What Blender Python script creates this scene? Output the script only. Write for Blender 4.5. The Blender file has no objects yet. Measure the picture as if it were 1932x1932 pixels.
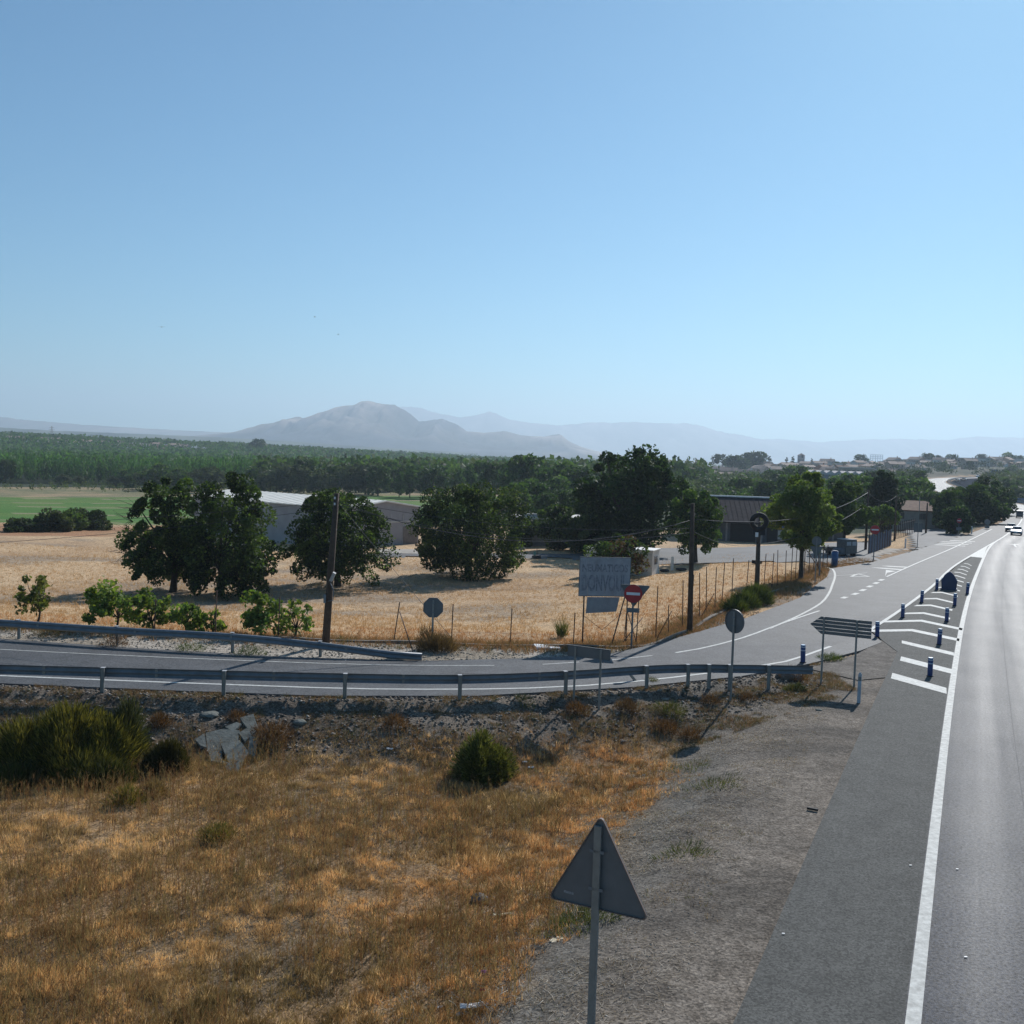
import bpy, math, random
import numpy as np
from mathutils import Vector, Matrix

SC = bpy.context.scene
rnd = random.Random(7)
R = math.radians

# ------------------------------------------------------------------ camera
CAM_H, PITCH, ROLL, FPX = 8.3, R(3.18), R(1.8), 1980.0
cd = bpy.data.cameras.new('camera'); cam = bpy.data.objects.new('camera', cd)
SC.collection.objects.link(cam)
_F = Vector((0, math.cos(PITCH), -math.sin(PITCH)))
_U0 = Vector((0, math.sin(PITCH), math.cos(PITCH))); _R0 = Vector((1, 0, 0))
_R = math.cos(ROLL)*_R0 + math.sin(ROLL)*_U0
_U = -math.sin(ROLL)*_R0 + math.cos(ROLL)*_U0
m = Matrix((( _R.x, _U.x, -_F.x, 0), (_R.y, _U.y, -_F.y, 0), (_R.z, _U.z, -_F.z, CAM_H), (0, 0, 0, 1)))
cam.matrix_world = m
cd.sensor_width = 36; cd.lens = 36*FPX/1932; cd.clip_start = .1; cd.clip_end = 30000
SC.camera = cam

def at(u, v, z=0.):
    """ground position (height z) of a point of the survey photograph"""
    d = _F + (u-966)/FPX*_R + (966-v)/FPX*_U
    t = (z-CAM_H)/d.z
    return (d.x*t, d.y*t, z)

# ------------------------------------------------------------------ light
SUN_EL, SUN_AZ = R(34), R(27)            # azimuth clockwise from +Y
w = bpy.data.worlds.new('World'); SC.world = w; w.use_nodes = True
nt = w.node_tree; nt.nodes.clear()
out = nt.nodes.new('ShaderNodeOutputWorld'); bg = nt.nodes.new('ShaderNodeBackground')
sky = nt.nodes.new('ShaderNodeTexSky'); sky.sky_type = 'NISHITA'
sky.sun_disc = False; sky.sun_elevation = SUN_EL; sky.sun_rotation = SUN_AZ
sky.altitude = 600; sky.air_density = 1.0; sky.dust_density = 0.4; sky.ozone_density = 3.5
wb = nt.nodes.new('ShaderNodeVectorMath'); wb.operation = 'MULTIPLY'; wb.inputs[1].default_value = (.56, .96, 1.05)   # camera white balance
nt.links.new(sky.outputs[0], wb.inputs[0]); nt.links.new(wb.outputs[0], bg.inputs[0]); bg.inputs[1].default_value = .086
nt.links.new(bg.outputs[0], out.inputs[0])
sd = bpy.data.lights.new('sun', 'SUN'); so = bpy.data.objects.new('sun', sd); SC.collection.objects.link(so)
sd.energy = 5.0; sd.angle = R(.5); sd.color = (1, .975, .94)
sdir = Vector((math.sin(SUN_AZ)*math.cos(SUN_EL), math.cos(SUN_AZ)*math.cos(SUN_EL), math.sin(SUN_EL)))
so.rotation_euler = sdir.to_track_quat('Z', 'Y').to_euler(); so.location = (0, 0, 60)
SC.view_settings.view_transform = 'Standard'; SC.view_settings.look = 'None'
SC.view_settings.exposure = .06; SC.view_settings.gamma = 1; SC.view_settings.use_curve_mapping = False
SC.cycles.use_denoising = True
SC.cycles.max_bounces = 8; SC.cycles.volume_bounces = 1; SC.cycles.transparent_max_bounces = 8

# ------------------------------------------------------------------ helpers
def sm(a, b, x):
    t = np.clip((x-a)/(b-a), 0, 1); return t*t*(3-2*t)

def _hash(ix, iy, seed):
    n = (ix.astype(np.int64)*374761393 + iy.astype(np.int64)*668265263 + seed*974634777) & 0xffffffff
    n = ((n ^ (n >> 13))*1274126177) & 0xffffffff
    n = n ^ (n >> 16)
    return (n & 0xffff)/65535.
def vnoise(x, y, s, seed=0):
    x = np.asarray(x, float)/s; y = np.asarray(y, float)/s
    ix = np.floor(x); iy = np.floor(y); fx = x-ix; fy = y-iy
    fx = fx*fx*(3-2*fx); fy = fy*fy*(3-2*fy)
    a = _hash(ix, iy, seed); b = _hash(ix+1, iy, seed); c = _hash(ix, iy+1, seed); d = _hash(ix+1, iy+1, seed)
    return (a*(1-fx)+b*fx)*(1-fy)+(c*(1-fx)+d*fx)*fy
def fbm(x, y, s, seed=0, o=4):
    t = 0; a = .5
    for i in range(o):
        t = t + a*vnoise(x, y, s/2**i, seed+i*17); a *= .5
    return t/(1-.5**o)

def tag(o, label=None, cat=None, group=None, kind=None):
    if label: o['label'] = label
    if cat: o['category'] = cat
    if group: o['group'] = group
    if kind: o['kind'] = kind
    return o
def link(o, parent=None):
    SC.collection.objects.link(o)
    if parent is not None: o.parent = parent
    return o
def empty(name, loc, rz=0, label=None, cat=None, group=None, scale=None):
    o = bpy.data.objects.new(name, None); link(o); o.location = loc; o.rotation_euler = (0, 0, rz)
    o.empty_display_size = .2
    if scale is not None: o.scale = scale if hasattr(scale, '__len__') else (scale,)*3
    return tag(o, label, cat, group)
def inst(name, data, parent=None, loc=(0, 0, 0), rot=(0, 0, 0), scale=(1, 1, 1)):
    o = bpy.data.objects.new(name, data); link(o, parent); o.location = loc; o.rotation_euler = rot; o.scale = scale
    return o
def copy_tree(o, parent=None):
    c = o.copy(); SC.collection.objects.link(c)
    if parent is not None: c.parent = parent
    for ch in [k for k in o.children]: copy_tree(ch, c)
    return c

def np_mesh(name, V, F, mat=None, tint=None, smooth=False, mats=None, midx=None):
    """V (N,3); F (M,k) k=3 or 4; tint (N,3)"""
    me = bpy.data.meshes.new(name)
    V = np.ascontiguousarray(V, dtype=np.float32); F = np.ascontiguousarray(F, dtype=np.int32); k = F.shape[1]
    me.vertices.add(len(V)); me.vertices.foreach_set('co', V.ravel())
    me.loops.add(F.size); me.loops.foreach_set('vertex_index', F.ravel())
    me.polygons.add(len(F)); me.polygons.foreach_set('loop_start', np.arange(0, F.size, k, dtype=np.int32))
    if smooth: me.polygons.foreach_set('use_smooth', np.ones(len(F), dtype=bool))
    if tint is not None:
        a = me.color_attributes.new('tint', 'FLOAT_COLOR', 'POINT')
        c = np.ones((len(V), 4), np.float32); c[:, :3] = tint; a.data.foreach_set('color', c.ravel())
    if mats:
        for q in mats: me.materials.append(q)
        me.polygons.foreach_set('material_index', np.asarray(midx, dtype=np.int32))
    elif mat: me.materials.append(mat)
    me.update(calc_edges=True)
    return me

class MB:
    def __init__(s): s.v = []; s.f = []; s.sm = []
    def add(s, vs, fs, smooth=False):
        n = len(s.v); s.v += [tuple(q) for q in vs]; s.f += [tuple(i+n for i in f) for f in fs]; s.sm += [smooth]*len(fs); return s
    def box(s, c, d, rz=0, rx=0, ry=0):
        M = Matrix.Translation(c) @ Matrix.Rotation(rz, 4, 'Z') @ Matrix.Rotation(ry, 4, 'Y') @ Matrix.Rotation(rx, 4, 'X')
        vs = [M @ Vector((x*d[0]/2, y*d[1]/2, z*d[2]/2)) for z in (-1, 1) for x, y in ((-1, -1), (1, -1), (1, 1), (-1, 1))]
        return s.add(vs, [(3, 2, 1, 0), (4, 5, 6, 7), (0, 1, 5, 4), (1, 2, 6, 5), (2, 3, 7, 6), (3, 0, 4, 7)])
    def cyl(s, a, b, r0, r1=None, n=10, smooth=True):
        r1 = r0 if r1 is None else r1
        a = Vector(a); b = Vector(b); d = (b-a).normalized(); q = d.orthogonal().normalized(); e = d.cross(q)
        vs = []
        for p, r in ((a, r0), (b, r1)):
            vs += [p + (q*math.cos(2*math.pi*i/n)+e*math.sin(2*math.pi*i/n))*r for i in range(n)]
        s.add(vs, [(i, (i+1) % n, n+(i+1) % n, n+i) for i in range(n)], smooth)
        k = len(s.v)-2*n
        s.f += [tuple(range(k+n-1, k-1, -1)), tuple(range(k+n, k+2*n))]; s.sm += [False, False]
        return s
    def tube(s, pts, rad, n=6):
        pts = [Vector(p) for p in pts]; rr = rad if hasattr(rad, '__len__') else [rad]*len(pts); vs = []
        q = None
        for i, p in enumerate(pts):
            d = (pts[min(i+1, len(pts)-1)]-pts[max(i-1, 0)])
            d = d.normalized() if d.length > 1e-9 else Vector((0, 0, 1))
            q = d.orthogonal().normalized() if q is None else (q-d*q.dot(d)).normalized()
            e = d.cross(q)
            vs += [p+(q*math.cos(2*math.pi*j/n)+e*math.sin(2*math.pi*j/n))*rr[i] for j in range(n)]
        fs = [(i*n+j, i*n+(j+1) % n, (i+1)*n+(j+1) % n, (i+1)*n+j) for i in range(len(pts)-1) for j in range(n)]
        L = len(pts)
        s.add(vs, fs, True); k = len(s.v)-L*n
        s.f += [tuple(range(k+n-1, k-1, -1)), tuple(range(k+(L-1)*n, k+L*n))]; s.sm += [False]*2
        return s
    def prism(s, poly, lo, hi, axis='y'):
        """poly = 2D points; extruded between lo and hi along the axis ('y': poly in XZ; 'z': poly in XY; 'x': poly in YZ)"""
        n = len(poly)
        f = {'y': lambda a, b, t: (a, t, b), 'z': lambda a, b, t: (a, b, t), 'x': lambda a, b, t: (t, a, b)}[axis]
        vs = [f(a, b, lo) for a, b in poly]+[f(a, b, hi) for a, b in poly]
        fs = [tuple(range(n-1, -1, -1)), tuple(range(n, 2*n))]+[(i, (i+1) % n, n+(i+1) % n, n+i) for i in range(n)]
        return s.add(vs, fs)
    def mesh(s, name, mat):
        me = bpy.data.meshes.new(name); me.from_pydata(s.v, [], s.f)
        me.polygons.foreach_set('use_smooth', s.sm)
        if mat: me.materials.append(mat)
        import bmesh
        b = bmesh.new(); b.from_mesh(me); bmesh.ops.recalc_face_normals(b, faces=b.faces); b.to_mesh(me); b.free()
        me.update(); return me
    def build(s, name, mat, parent=None, loc=(0, 0, 0), rot=(0, 0, 0), bevel=0):
        o = inst(name, s.mesh(name, mat), parent, loc, rot)
        if bevel:
            b = o.modifiers.new('bevel', 'BEVEL'); b.width = bevel; b.segments = 2; b.limit_method = 'ANGLE'
        return o

# ------------------------------------------------------------------ materials
MATS = {}
def mat(name, col, rough=.8, metal=0, var=.25, scale=3., col2=None, bump=0, bscale=None, spec=.5, tint=False,
        transl=0, tcol=(1.5, 1.7, .7), detail=6, scale2=None, speckle=0, speck_scale=60, speck_col=(.3, .3, .3)):
    if name in MATS: return MATS[name]
    M = bpy.data.materials.new(name); M.use_nodes = True; t = M.node_tree; N = t.nodes; L = t.links
    b = N['Principled BSDF']; o = N['Material Output']
    b.inputs['Roughness'].default_value = rough; b.inputs['Metallic'].default_value = metal
    b.inputs['Specular IOR Level'].default_value = spec
    tc = N.new('ShaderNodeTexCoord')
    nz = N.new('ShaderNodeTexNoise'); nz.inputs['Scale'].default_value = scale; nz.inputs['Detail'].default_value = detail
    nz.inputs['Roughness'].default_value = .65
    L.new(tc.outputs['Object'], nz.inputs['Vector'])
    c2 = col2 if col2 else tuple(c*(1-var) for c in col); c1 = tuple(min(1, c*(1+var*.8)) for c in col) if not col2 else col
    rp = N.new('ShaderNodeValToRGB'); rp.color_ramp.elements[0].position = .33; rp.color_ramp.elements[1].position = .68
    rp.color_ramp.elements[0].color = (*c2, 1); rp.color_ramp.elements[1].color = (*c1, 1)
    L.new(nz.outputs[0], rp.inputs[0]); cur = rp.outputs[0]
    if tint:
        at_ = N.new('ShaderNodeAttribute'); at_.attribute_name = 'tint'
        mx = N.new('ShaderNodeMix'); mx.data_type = 'RGBA'; mx.blend_type = 'MULTIPLY'; mx.inputs[0].default_value = 1
        L.new(cur, mx.inputs[6]); L.new(at_.outputs['Color'], mx.inputs[7]); cur = mx.outputs[2]
    if speckle:
        n2 = N.new('ShaderNodeTexVoronoi'); n2.inputs['Scale'].default_value = speck_scale
        L.new(tc.outputs['Object'], n2.inputs['Vector'])
        r2 = N.new('ShaderNodeValToRGB'); r2.color_ramp.elements[0].position = .0; r2.color_ramp.elements[1].position = 1.
        sp = N.new('ShaderNodeSeparateColor'); L.new(n2.outputs['Color'], sp.inputs[0])
        mm = N.new('ShaderNodeMath'); mm.operation = 'MULTIPLY_ADD'; mm.inputs[1].default_value = 2*speckle; mm.inputs[2].default_value = 1-speckle
        L.new(sp.outputs[0], mm.inputs[0])
        m3 = N.new('ShaderNodeVectorMath'); m3.operation = 'SCALE'
        L.new(cur, m3.inputs[0]); L.new(mm.outputs[0], m3.inputs['Scale']); cur = m3.outputs[0]
    L.new(cur, b.inputs['Base Color'])
    if bump:
        n3 = N.new('ShaderNodeTexNoise'); n3.inputs['Scale'].default_value = bscale or scale*4; n3.inputs['Detail'].default_value = 5
        L.new(tc.outputs['Object'], n3.inputs['Vector'])
        bp = N.new('ShaderNodeBump'); bp.inputs['Strength'].default_value = 1; bp.inputs['Distance'].default_value = bump
        L.new(n3.outputs[0], bp.inputs['Height']); L.new(bp.outputs[0], b.inputs['Normal'])
    if transl:
        tr = N.new('ShaderNodeBsdfTranslucent'); ms = N.new('ShaderNodeMixShader'); ms.inputs[0].default_value = transl
        br = N.new('ShaderNodeVectorMath'); br.operation = 'MULTIPLY'; br.inputs[1].default_value = tcol
        L.new(cur, br.inputs[0]); L.new(br.outputs[0], tr.inputs[0])
        L.new(b.outputs[0], ms.inputs[1]); L.new(tr.outputs[0], ms.inputs[2]); L.new(ms.outputs[0], o.inputs[0])
    MATS[name] = M; return M

m_ground = mat('ground_soil', (1.2, 1.2, 1.2), rough=.95, scale=3.2, col2=(.6, .58, .56), bump=.03, bscale=14, spec=.15, tint=True, detail=14, speckle=.5, speck_scale=26)
m_highway = mat('highway_asphalt', (.034, .038, .050), rough=.50, scale=.9, var=.12, bump=.006, bscale=60, spec=.14, speckle=.7, speck_scale=34)
m_shoulder = mat('shoulder_asphalt', (.098, .097, .090), rough=.85, scale=1.2, var=.14, bump=.006, bscale=50, spec=.12, speckle=.4, speck_scale=30)
m_side = mat('side_road_asphalt', (.094, .095, .098), rough=.72, scale=.5, var=.2, bump=.005, bscale=40, spec=.2, speckle=.35, speck_scale=22)
m_patch = mat('new_asphalt_patch', (.105, .105, .108), rough=.72, scale=.8, var=.2, bump=.005, bscale=40, spec=.15, speckle=.3, speck_scale=22)
m_yard = mat('yard_tarmac', (.13, .128, .128), rough=.8, scale=.25, var=.2, bump=.01, bscale=8, spec=.3)
def wear(M, ang=23.5, amt=.3, crack=True):
    t = M.node_tree; N = t.nodes; L = t.links; b = N['Principled BSDF']; src = b.inputs['Base Color'].links[0].from_socket
    tc = N.new('ShaderNodeTexCoord'); mp = N.new('ShaderNodeMapping'); mp.vector_type = 'TEXTURE'; mp.inputs['Rotation'].default_value = (0, 0, R(-ang)); mp.inputs['Scale'].default_value = (1/2.2, 1/.07, 1)
    nz = N.new('ShaderNodeTexNoise'); nz.inputs['Scale'].default_value = 1.0; nz.inputs['Detail'].default_value = 8; nz.inputs['Roughness'].default_value = .7
    L.new(tc.outputs['Object'], mp.inputs[0]); L.new(mp.outputs[0], nz.inputs['Vector'])
    ma = N.new('ShaderNodeMath'); ma.operation = 'MULTIPLY_ADD'; ma.inputs[1].default_value = 2*amt; ma.inputs[2].default_value = 1-amt; L.new(nz.outputs[0], ma.inputs[0])
    last = ma.outputs[0]
    if crack:
        vo = N.new('ShaderNodeTexVoronoi'); vo.feature = 'DISTANCE_TO_EDGE'; vo.inputs['Scale'].default_value = .55
        n2 = N.new('ShaderNodeTexNoise'); n2.inputs['Scale'].default_value = 1.3; n2.inputs['Detail'].default_value = 6; ad = N.new('ShaderNodeVectorMath'); ad.operation = 'MULTIPLY_ADD'; ad.inputs[1].default_value = (1.2, 1.2, 1.2)
        L.new(tc.outputs['Object'], n2.inputs['Vector']); L.new(n2.outputs['Color'], ad.inputs[0]); L.new(tc.outputs['Object'], ad.inputs[2]); L.new(ad.outputs[0], vo.inputs['Vector'])
        rp = N.new('ShaderNodeMapRange'); rp.inputs[1].default_value = .004; rp.inputs[2].default_value = .012; rp.inputs[3].default_value = .72; rp.inputs[4].default_value = 1; L.new(vo.outputs['Distance'], rp.inputs[0])
        mm = N.new('ShaderNodeMath'); mm.operation = 'MULTIPLY'; L.new(last, mm.inputs[0]); L.new(rp.outputs[0], mm.inputs[1]); last = mm.outputs[0]
    sc = N.new('ShaderNodeVectorMath'); sc.operation = 'SCALE'; L.new(src, sc.inputs[0]); L.new(last, sc.inputs['Scale']); L.new(sc.outputs[0], b.inputs['Base Color'])
wear(m_highway, 23.5, .15, False); wear(m_shoulder, 23.5, .18, False); wear(m_side, 60, .22)
m_seam = mat('asphalt_seam', (.05, .05, .055), rough=.9)
m_track = mat('pale_track', (.42, .38, .33), rough=.95, scale=1.5, var=.2, bump=.02, bscale=10, spec=.1)
m_paint = mat('road_paint', (.60, .60, .56), rough=.7, scale=7, col2=(.44, .44, .42), spec=.25, speckle=.12, speck_scale=9)
m_paint_worn = mat('worn_road_paint', (.48, .48, .45), rough=.7, scale=6, var=.35, spec=.3)
m_galv = mat('galvanised_steel', (.17, .19, .215), rough=.55, metal=.3, scale=3, var=.18, spec=.5)
m_signback = mat('sign_back_grey', (.155, .162, .172), rough=.6, metal=.3, scale=3, var=.1)
m_signpost = mat('sign_post_grey', (.26, .26, .25), rough=.6, metal=.4, scale=4, var=.15)
m_rust = mat('rusty_steel', (.09, .05, .035), rough=.85, scale=6, var=.4)
m_red = mat('sign_red', (.42, .02, .025), rough=.5, var=.1)
m_white = mat('sign_white', (.75, .77, .8), rough=.5, var=.05)
m_blue = mat('beacon_blue', (.015, .05, .19), rough=.45, var=.15)
m_bluedark = mat('beacon_body_blue', (.012, .03, .10), rough=.5, var=.2)
m_refl = mat('reflective_band', (.5, .55, .65), rough=.4, var=.05)
m_board = mat('weathered_board', (.33, .33, .36), rough=.85, scale=2.5, var=.2)
m_black = mat('tyre_rubber', (.012, .012, .013), rough=.8, var=.3, bump=.004, bscale=30)
m_wood = mat('creosoted_wood', (.075, .05, .035), rough=.9, scale=4, var=.4, bump=.01, bscale=12)
m_wire = mat('cable_dark', (.05, .05, .055), rough=.6)
m_bark = mat('bark', (.05, .04, .032), rough=.95, scale=6, var=.4, bump=.02, bscale=12)
m_leaf = mat('leaf_dark', (1, 1, 1), rough=.7, var=.25, scale=.8, tint=True, transl=.33, spec=.25)
m_broom = mat('broom_stem', (1, 1, 1), rough=.8, var=.25, scale=.8, tint=True, transl=.22, tcol=(1.5, 1.35, .55), spec=.15)
m_grass = mat('dry_grass', (1, 1, 1), rough=.85, var=.12, scale=1.5, tint=True, transl=.33, tcol=(1.3, 1.12, .85), spec=.15)
m_rock = mat('mountain_rock', (1, 1, 1), rough=.95, scale=.012, var=.4, tint=True, spec=.1, detail=10)
m_concrete = mat('broken_concrete', (.23, .235, .21), rough=.95, scale=3, col2=(.13, .13, .11), bump=.02, bscale=14, spec=.1)
m_kerbwall = mat('low_concrete_wall', (.15, .13, .11), rough=.9, scale=2, var=.25, bump=.02, bscale=8)
m_stone = mat('gravel_stone', (.27, .25, .23), rough=.9, var=.3, scale=4)
m_clod = mat('dark_rubble', (.17, .15, .135), rough=.95, var=.35, scale=3)
m_cream = mat('cream_roof_sheet', (.88, .83, .74), rough=.6, scale=.8, var=.08)
m_wallgrey = mat('grey_sheet_wall', (.33, .32, .33), rough=.7, scale=.8, var=.12)
m_hut = mat('hut_white_panel', (.62, .60, .56), rough=.6, scale=1, var=.07)
m_glass = mat('window_glass', (.03, .035, .045), rough=.12, spec=.7)
m_roofdark = mat('fibre_cement_roof', (.042, .038, .043), rough=.95, spec=.05, scale=1.5, var=.25, bump=.02, bscale=6)
m_shopwall = mat('workshop_wall', (.12, .12, .13), rough=.8, var=.2)
m_yellow = mat('yellow_panel', (.5, .36, .05), rough=.6)
m_bluepaint = mat('blue_panel', (.03, .09, .30), rough=.5)
m_plaster = mat('old_plaster', (.40, .34, .29), rough=.9, scale=1.2, var=.2)
m_tile = mat('roof_tile', (.26, .15, .10), rough=.9, scale=2, var=.3)
m_pale = mat('pale_wall', (.62, .59, .54), rough=.8, scale=1, var=.1)
m_tan = mat('tan_wall', (.42, .33, .25), rough=.85, scale=1, var=.12)
m_brickw = mat('brick_wall', (.36, .2, .13), rough=.9, scale=1, var=.15)
m_roofbrown = mat('brown_roof', (.33, .235, .185), rough=.9, scale=1, var=.25)
m_roofgrey = mat('pale_sheet_roof', (.42, .42, .43), rough=.85, scale=1, var=.1)
m_farwin = mat('far_window', (.06, .06, .07), rough=.3)
m_carwhite = mat('car_paint_white', (.7, .7, .7), rough=.3, var=.02)
m_carteal = mat('car_paint_teal', (.03, .12, .11), rough=.3, var=.02)
m_cardark = mat('car_paint_dark', (.03, .03, .035), rough=.3, var=.02)
m_plastic = mat('plastic_litter', (.7, .7, .7), rough=.5, var=.1)
m_ivory = mat('ivory_litter', (.6, .5, .33), rough=.7, var=.1)
m_pink = mat('pink_litter', (.6, .25, .5), rough=.5, var=.2)
m_litred = mat('red_litter', (.45, .03, .05), rough=.5)

# ------------------------------------------------------------------ terrain
A_EDGE = np.array([(-5, -4.2), (3.6, 15.1), (7.3, 23.6), (13.6, 38.2), (17.2, 45.6), (19.2, 51), (16.2, 49.6)])   # left edge of shoulder
NEAR_E = np.array([(-60, 36.9), (-30, 35.6), (-17.1, 35.15), (-11.7, 34.9), (-6.3, 34.8), (-1, 35.5), (4.7, 37.7), (9.1, 40.2), (12.6, 43.2), (15.8, 46.6), (17.6, 49.0)])
FAR_E = np.array([(-60, 47.5), (-30, 44.3), (-21, 43), (-14, 41.8), (-8.5, 41.1), (-3.3, 41.2), (.9, 42.4), (4.3, 43.9), (6.4, 46.4), (9.3, 50.5), (12.6, 55.3), (17.9, 64.3), (21.1, 71.8), (23.3, 76.8), (25.4, 83)])
FENCE = np.array([(-60, 51), (-30, 47), (-21, 46.0), (-12.8, 45.5), (-2.5, 45.4), (2.9, 45.6), (6.0, 46.6), (8.3, 50.6), (10.3, 55.1), (12.9, 61), (15.8, 65.5), (19.0, 71.6), (21.8, 77.2)])
L1 = np.array([(-3.5, -7), (6.2, 15.2), (16.7, 39), (26.8, 61.3), (37.3, 83.5), (51.6, 112.7), (63.0, 133.3), (80.0, 165), (94, 194), (104, 222), (117, 270), (133, 326), (156.6, 395), (184, 471), (212, 529), (239, 567), (272, 615), (326, 684), (420, 790), (560, 930)], float)
L1Z = np.array([0, 0, 0, 0, 0, 0, 0, 0, 0, 0, .1, .4, 1, 1.8, 2.5, 3, 3.3, 3.6, 4.5, 6], float)
B_LINE = np.vstack([FENCE, [(25.5, 85), (30.5, 92), (40, 106), (52, 124), (62, 139), (76, 165), (90, 194), (98, 222), (105, 270), (122, 326), (144, 395), (172, 471), (202, 534), (232, 574), (266, 622), (320, 690)]])

def pl_dist(x, y, P):
    """distance to the polyline and sign (+ = left of its direction), nearest param"""
    x = np.asarray(x, float); y = np.asarray(y, float)
    best = np.full(x.shape, 1e18); sg = np.zeros(x.shape); par = np.zeros(x.shape)
    for i in range(len(P)-1):
        ax, ay = P[i]; bx, by = P[i+1]; dx, dy = bx-ax, by-ay; L2 = dx*dx+dy*dy
        t = np.clip(((x-ax)*dx+(y-ay)*dy)/L2, 0, 1)
        ex = x-(ax+t*dx); ey = y-(ay+t*dy); d = ex*ex+ey*ey
        c = dx*ey-dy*ex
        k = d < best-1e-9
        best = np.where(k, d, best); sg = np.where(k, np.sign(c), sg); par = np.where(k, i+t, par)
    return np.sqrt(best), sg, par
def inpoly(x, y, P):
    x = np.asarray(x, float); y = np.asarray(y, float); c = np.zeros(x.shape, bool)
    n = len(P)
    for i in range(n):
        x0, y0 = P[i]; x1, y1 = P[(i+1) % n]
        if y0 == y1: continue
        k = ((y0 > y) != (y1 > y)) & (x < (x1-x0)*(y-y0)/(y1-y0)+x0); c ^= k
    return c
SIDE_POLY = np.vstack([NEAR_E, [(18.1, 52.3), (22.7, 60.4), (29.6, 73.1), (38.3, 89.8), (55.9, 119.8), (64.5, 134.5), (73.5, 151), (81, 165.5), (95.5, 195), (105, 222), (104, 222), (91.5, 194), (76.8, 164), (67, 148), (56.1, 129.5), (49.5, 119.0), (40.5, 104.4), (33.1, 92.9), (31, 89.6), (25.4, 83)], FAR_E[::-1]])
FORE = np.vstack([NEAR_E, [(17.4, 46.2), (13.6, 38.2), (7.3, 23.6), (3.6, 15.1), (-5, -4.2), (-60, -4.2)]])

def h(x, y):
    x = np.asarray(x, float); y = np.asarray(y, float)
    d = np.hypot(x, y); az = np.degrees(np.arctan2(x, np.maximum(y, 1e-3)))
    s, sg, _ = pl_dist(x, y, B_LINE); s = s*sg                      # + = left (field side)
    s = np.where((y < 40) | inpoly(x, y, FORE), -1, s)
    z = -(.12*sm(0, .8, s)+1.35*sm(0, 22, s)+.9*sm(22, 70, s)+2.3*sm(60, 140, s)+2.2*sm(130, 230, s)+1.3*sm(220, 340, s))
    # the triangle of waste ground between the two roads
    fore = inpoly(x, y, FORE)
    dB, _, _ = pl_dist(x, y, NEAR_E); dA, _, _ = pl_dist(x, y, A_EDGE)
    zf = -(.24*sm(.75, 1.15, dB+.3*(fbm(x, y, 1.3, 2)-.5))+.90*sm(1.1, 4.8, dB))*sm(1.2, 7, dA) - .16*sm(6, 1.5, dB)*sm(1.0, 2, dB)*sm(3, 6, dA)*0
    zf = zf+(.18*(fbm(x, y, 2.5, 3)-.5)+.10*(fbm(x, y, .6, 5)-.5))*sm(.5, 2.5, dB)*sm(.5, 3, dA)
    zf = zf+.09*(fbm(x, y, .45, 8, 3)-.5)*sm(.2, .8, dB)*sm(5, 3.6, dB)*sm(.6, 2, dA)
    z = np.where(fore, zf, z)
    z = z+np.where(s > .5, .16*(fbm(x, y, 6, 11)-.5)*sm(.5, 6, s)+1.5*(fbm(x, y, 160, 21)-.5)*sm(200, 400, d), 0)
    # hills
    hm = np.interp(az, [-90, 7, 10, 13, 16, 20, 24, 28, 40, 90], [0, 0, 2, 5.5, 9.5, 11.5, 13.5, 16, 16, 10])
    hill = hm*sm(470, 930, d)
    lh = np.interp(az, [-90, -60, -35, -25, -20, -15, -8, -3, 0], [12, 12, 13, 12.5, 11, 9, 5, 2, 1])*sm(840, 1130, d)
    z = z+hill+lh
    z = z-(z+8)*sm(1700, 3500, d)
    # the road corridor keeps its own level
    dl, sgl, par = pl_dist(x, y, L1); rz = np.interp(par, np.arange(len(L1)), L1Z)
    off = -dl*sgl                                               # + = right of the edge line
    e = np.where(off < 0, np.maximum(-off-3, 0), np.maximum(off-24, 0))
    k = 1-sm(1.5, 26, e)
    k = np.where(d > 230, k, np.where(off > 0, k, 0))
    z = z*(1-k)+(rz-.08)*k
    road = inpoly(x, y, SIDE_POLY)
    z = np.where(road, np.minimum(z, -.12), z-.05)
    return z
def hz(x, y): return float(h(np.array([x]), np.array([y]))[0])
def G(u, v, z=None):
    """point of the terrain seen at (u, v)"""
    z = 0. if z is None else z
    for _ in range(12):
        p = at(u, v, z); z = .5*z+.5*hz(p[0], p[1])
    p = at(u, v, z); return (p[0], p[1], hz(p[0], p[1]))
def P2(u, dist):
    """terrain point at azimuth of column u and forward distance dist"""
    x = (u-966)/FPX*dist*1.0+math.sin(0)*0; x -= 0
    return (x, dist, hz(x, dist))

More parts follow.
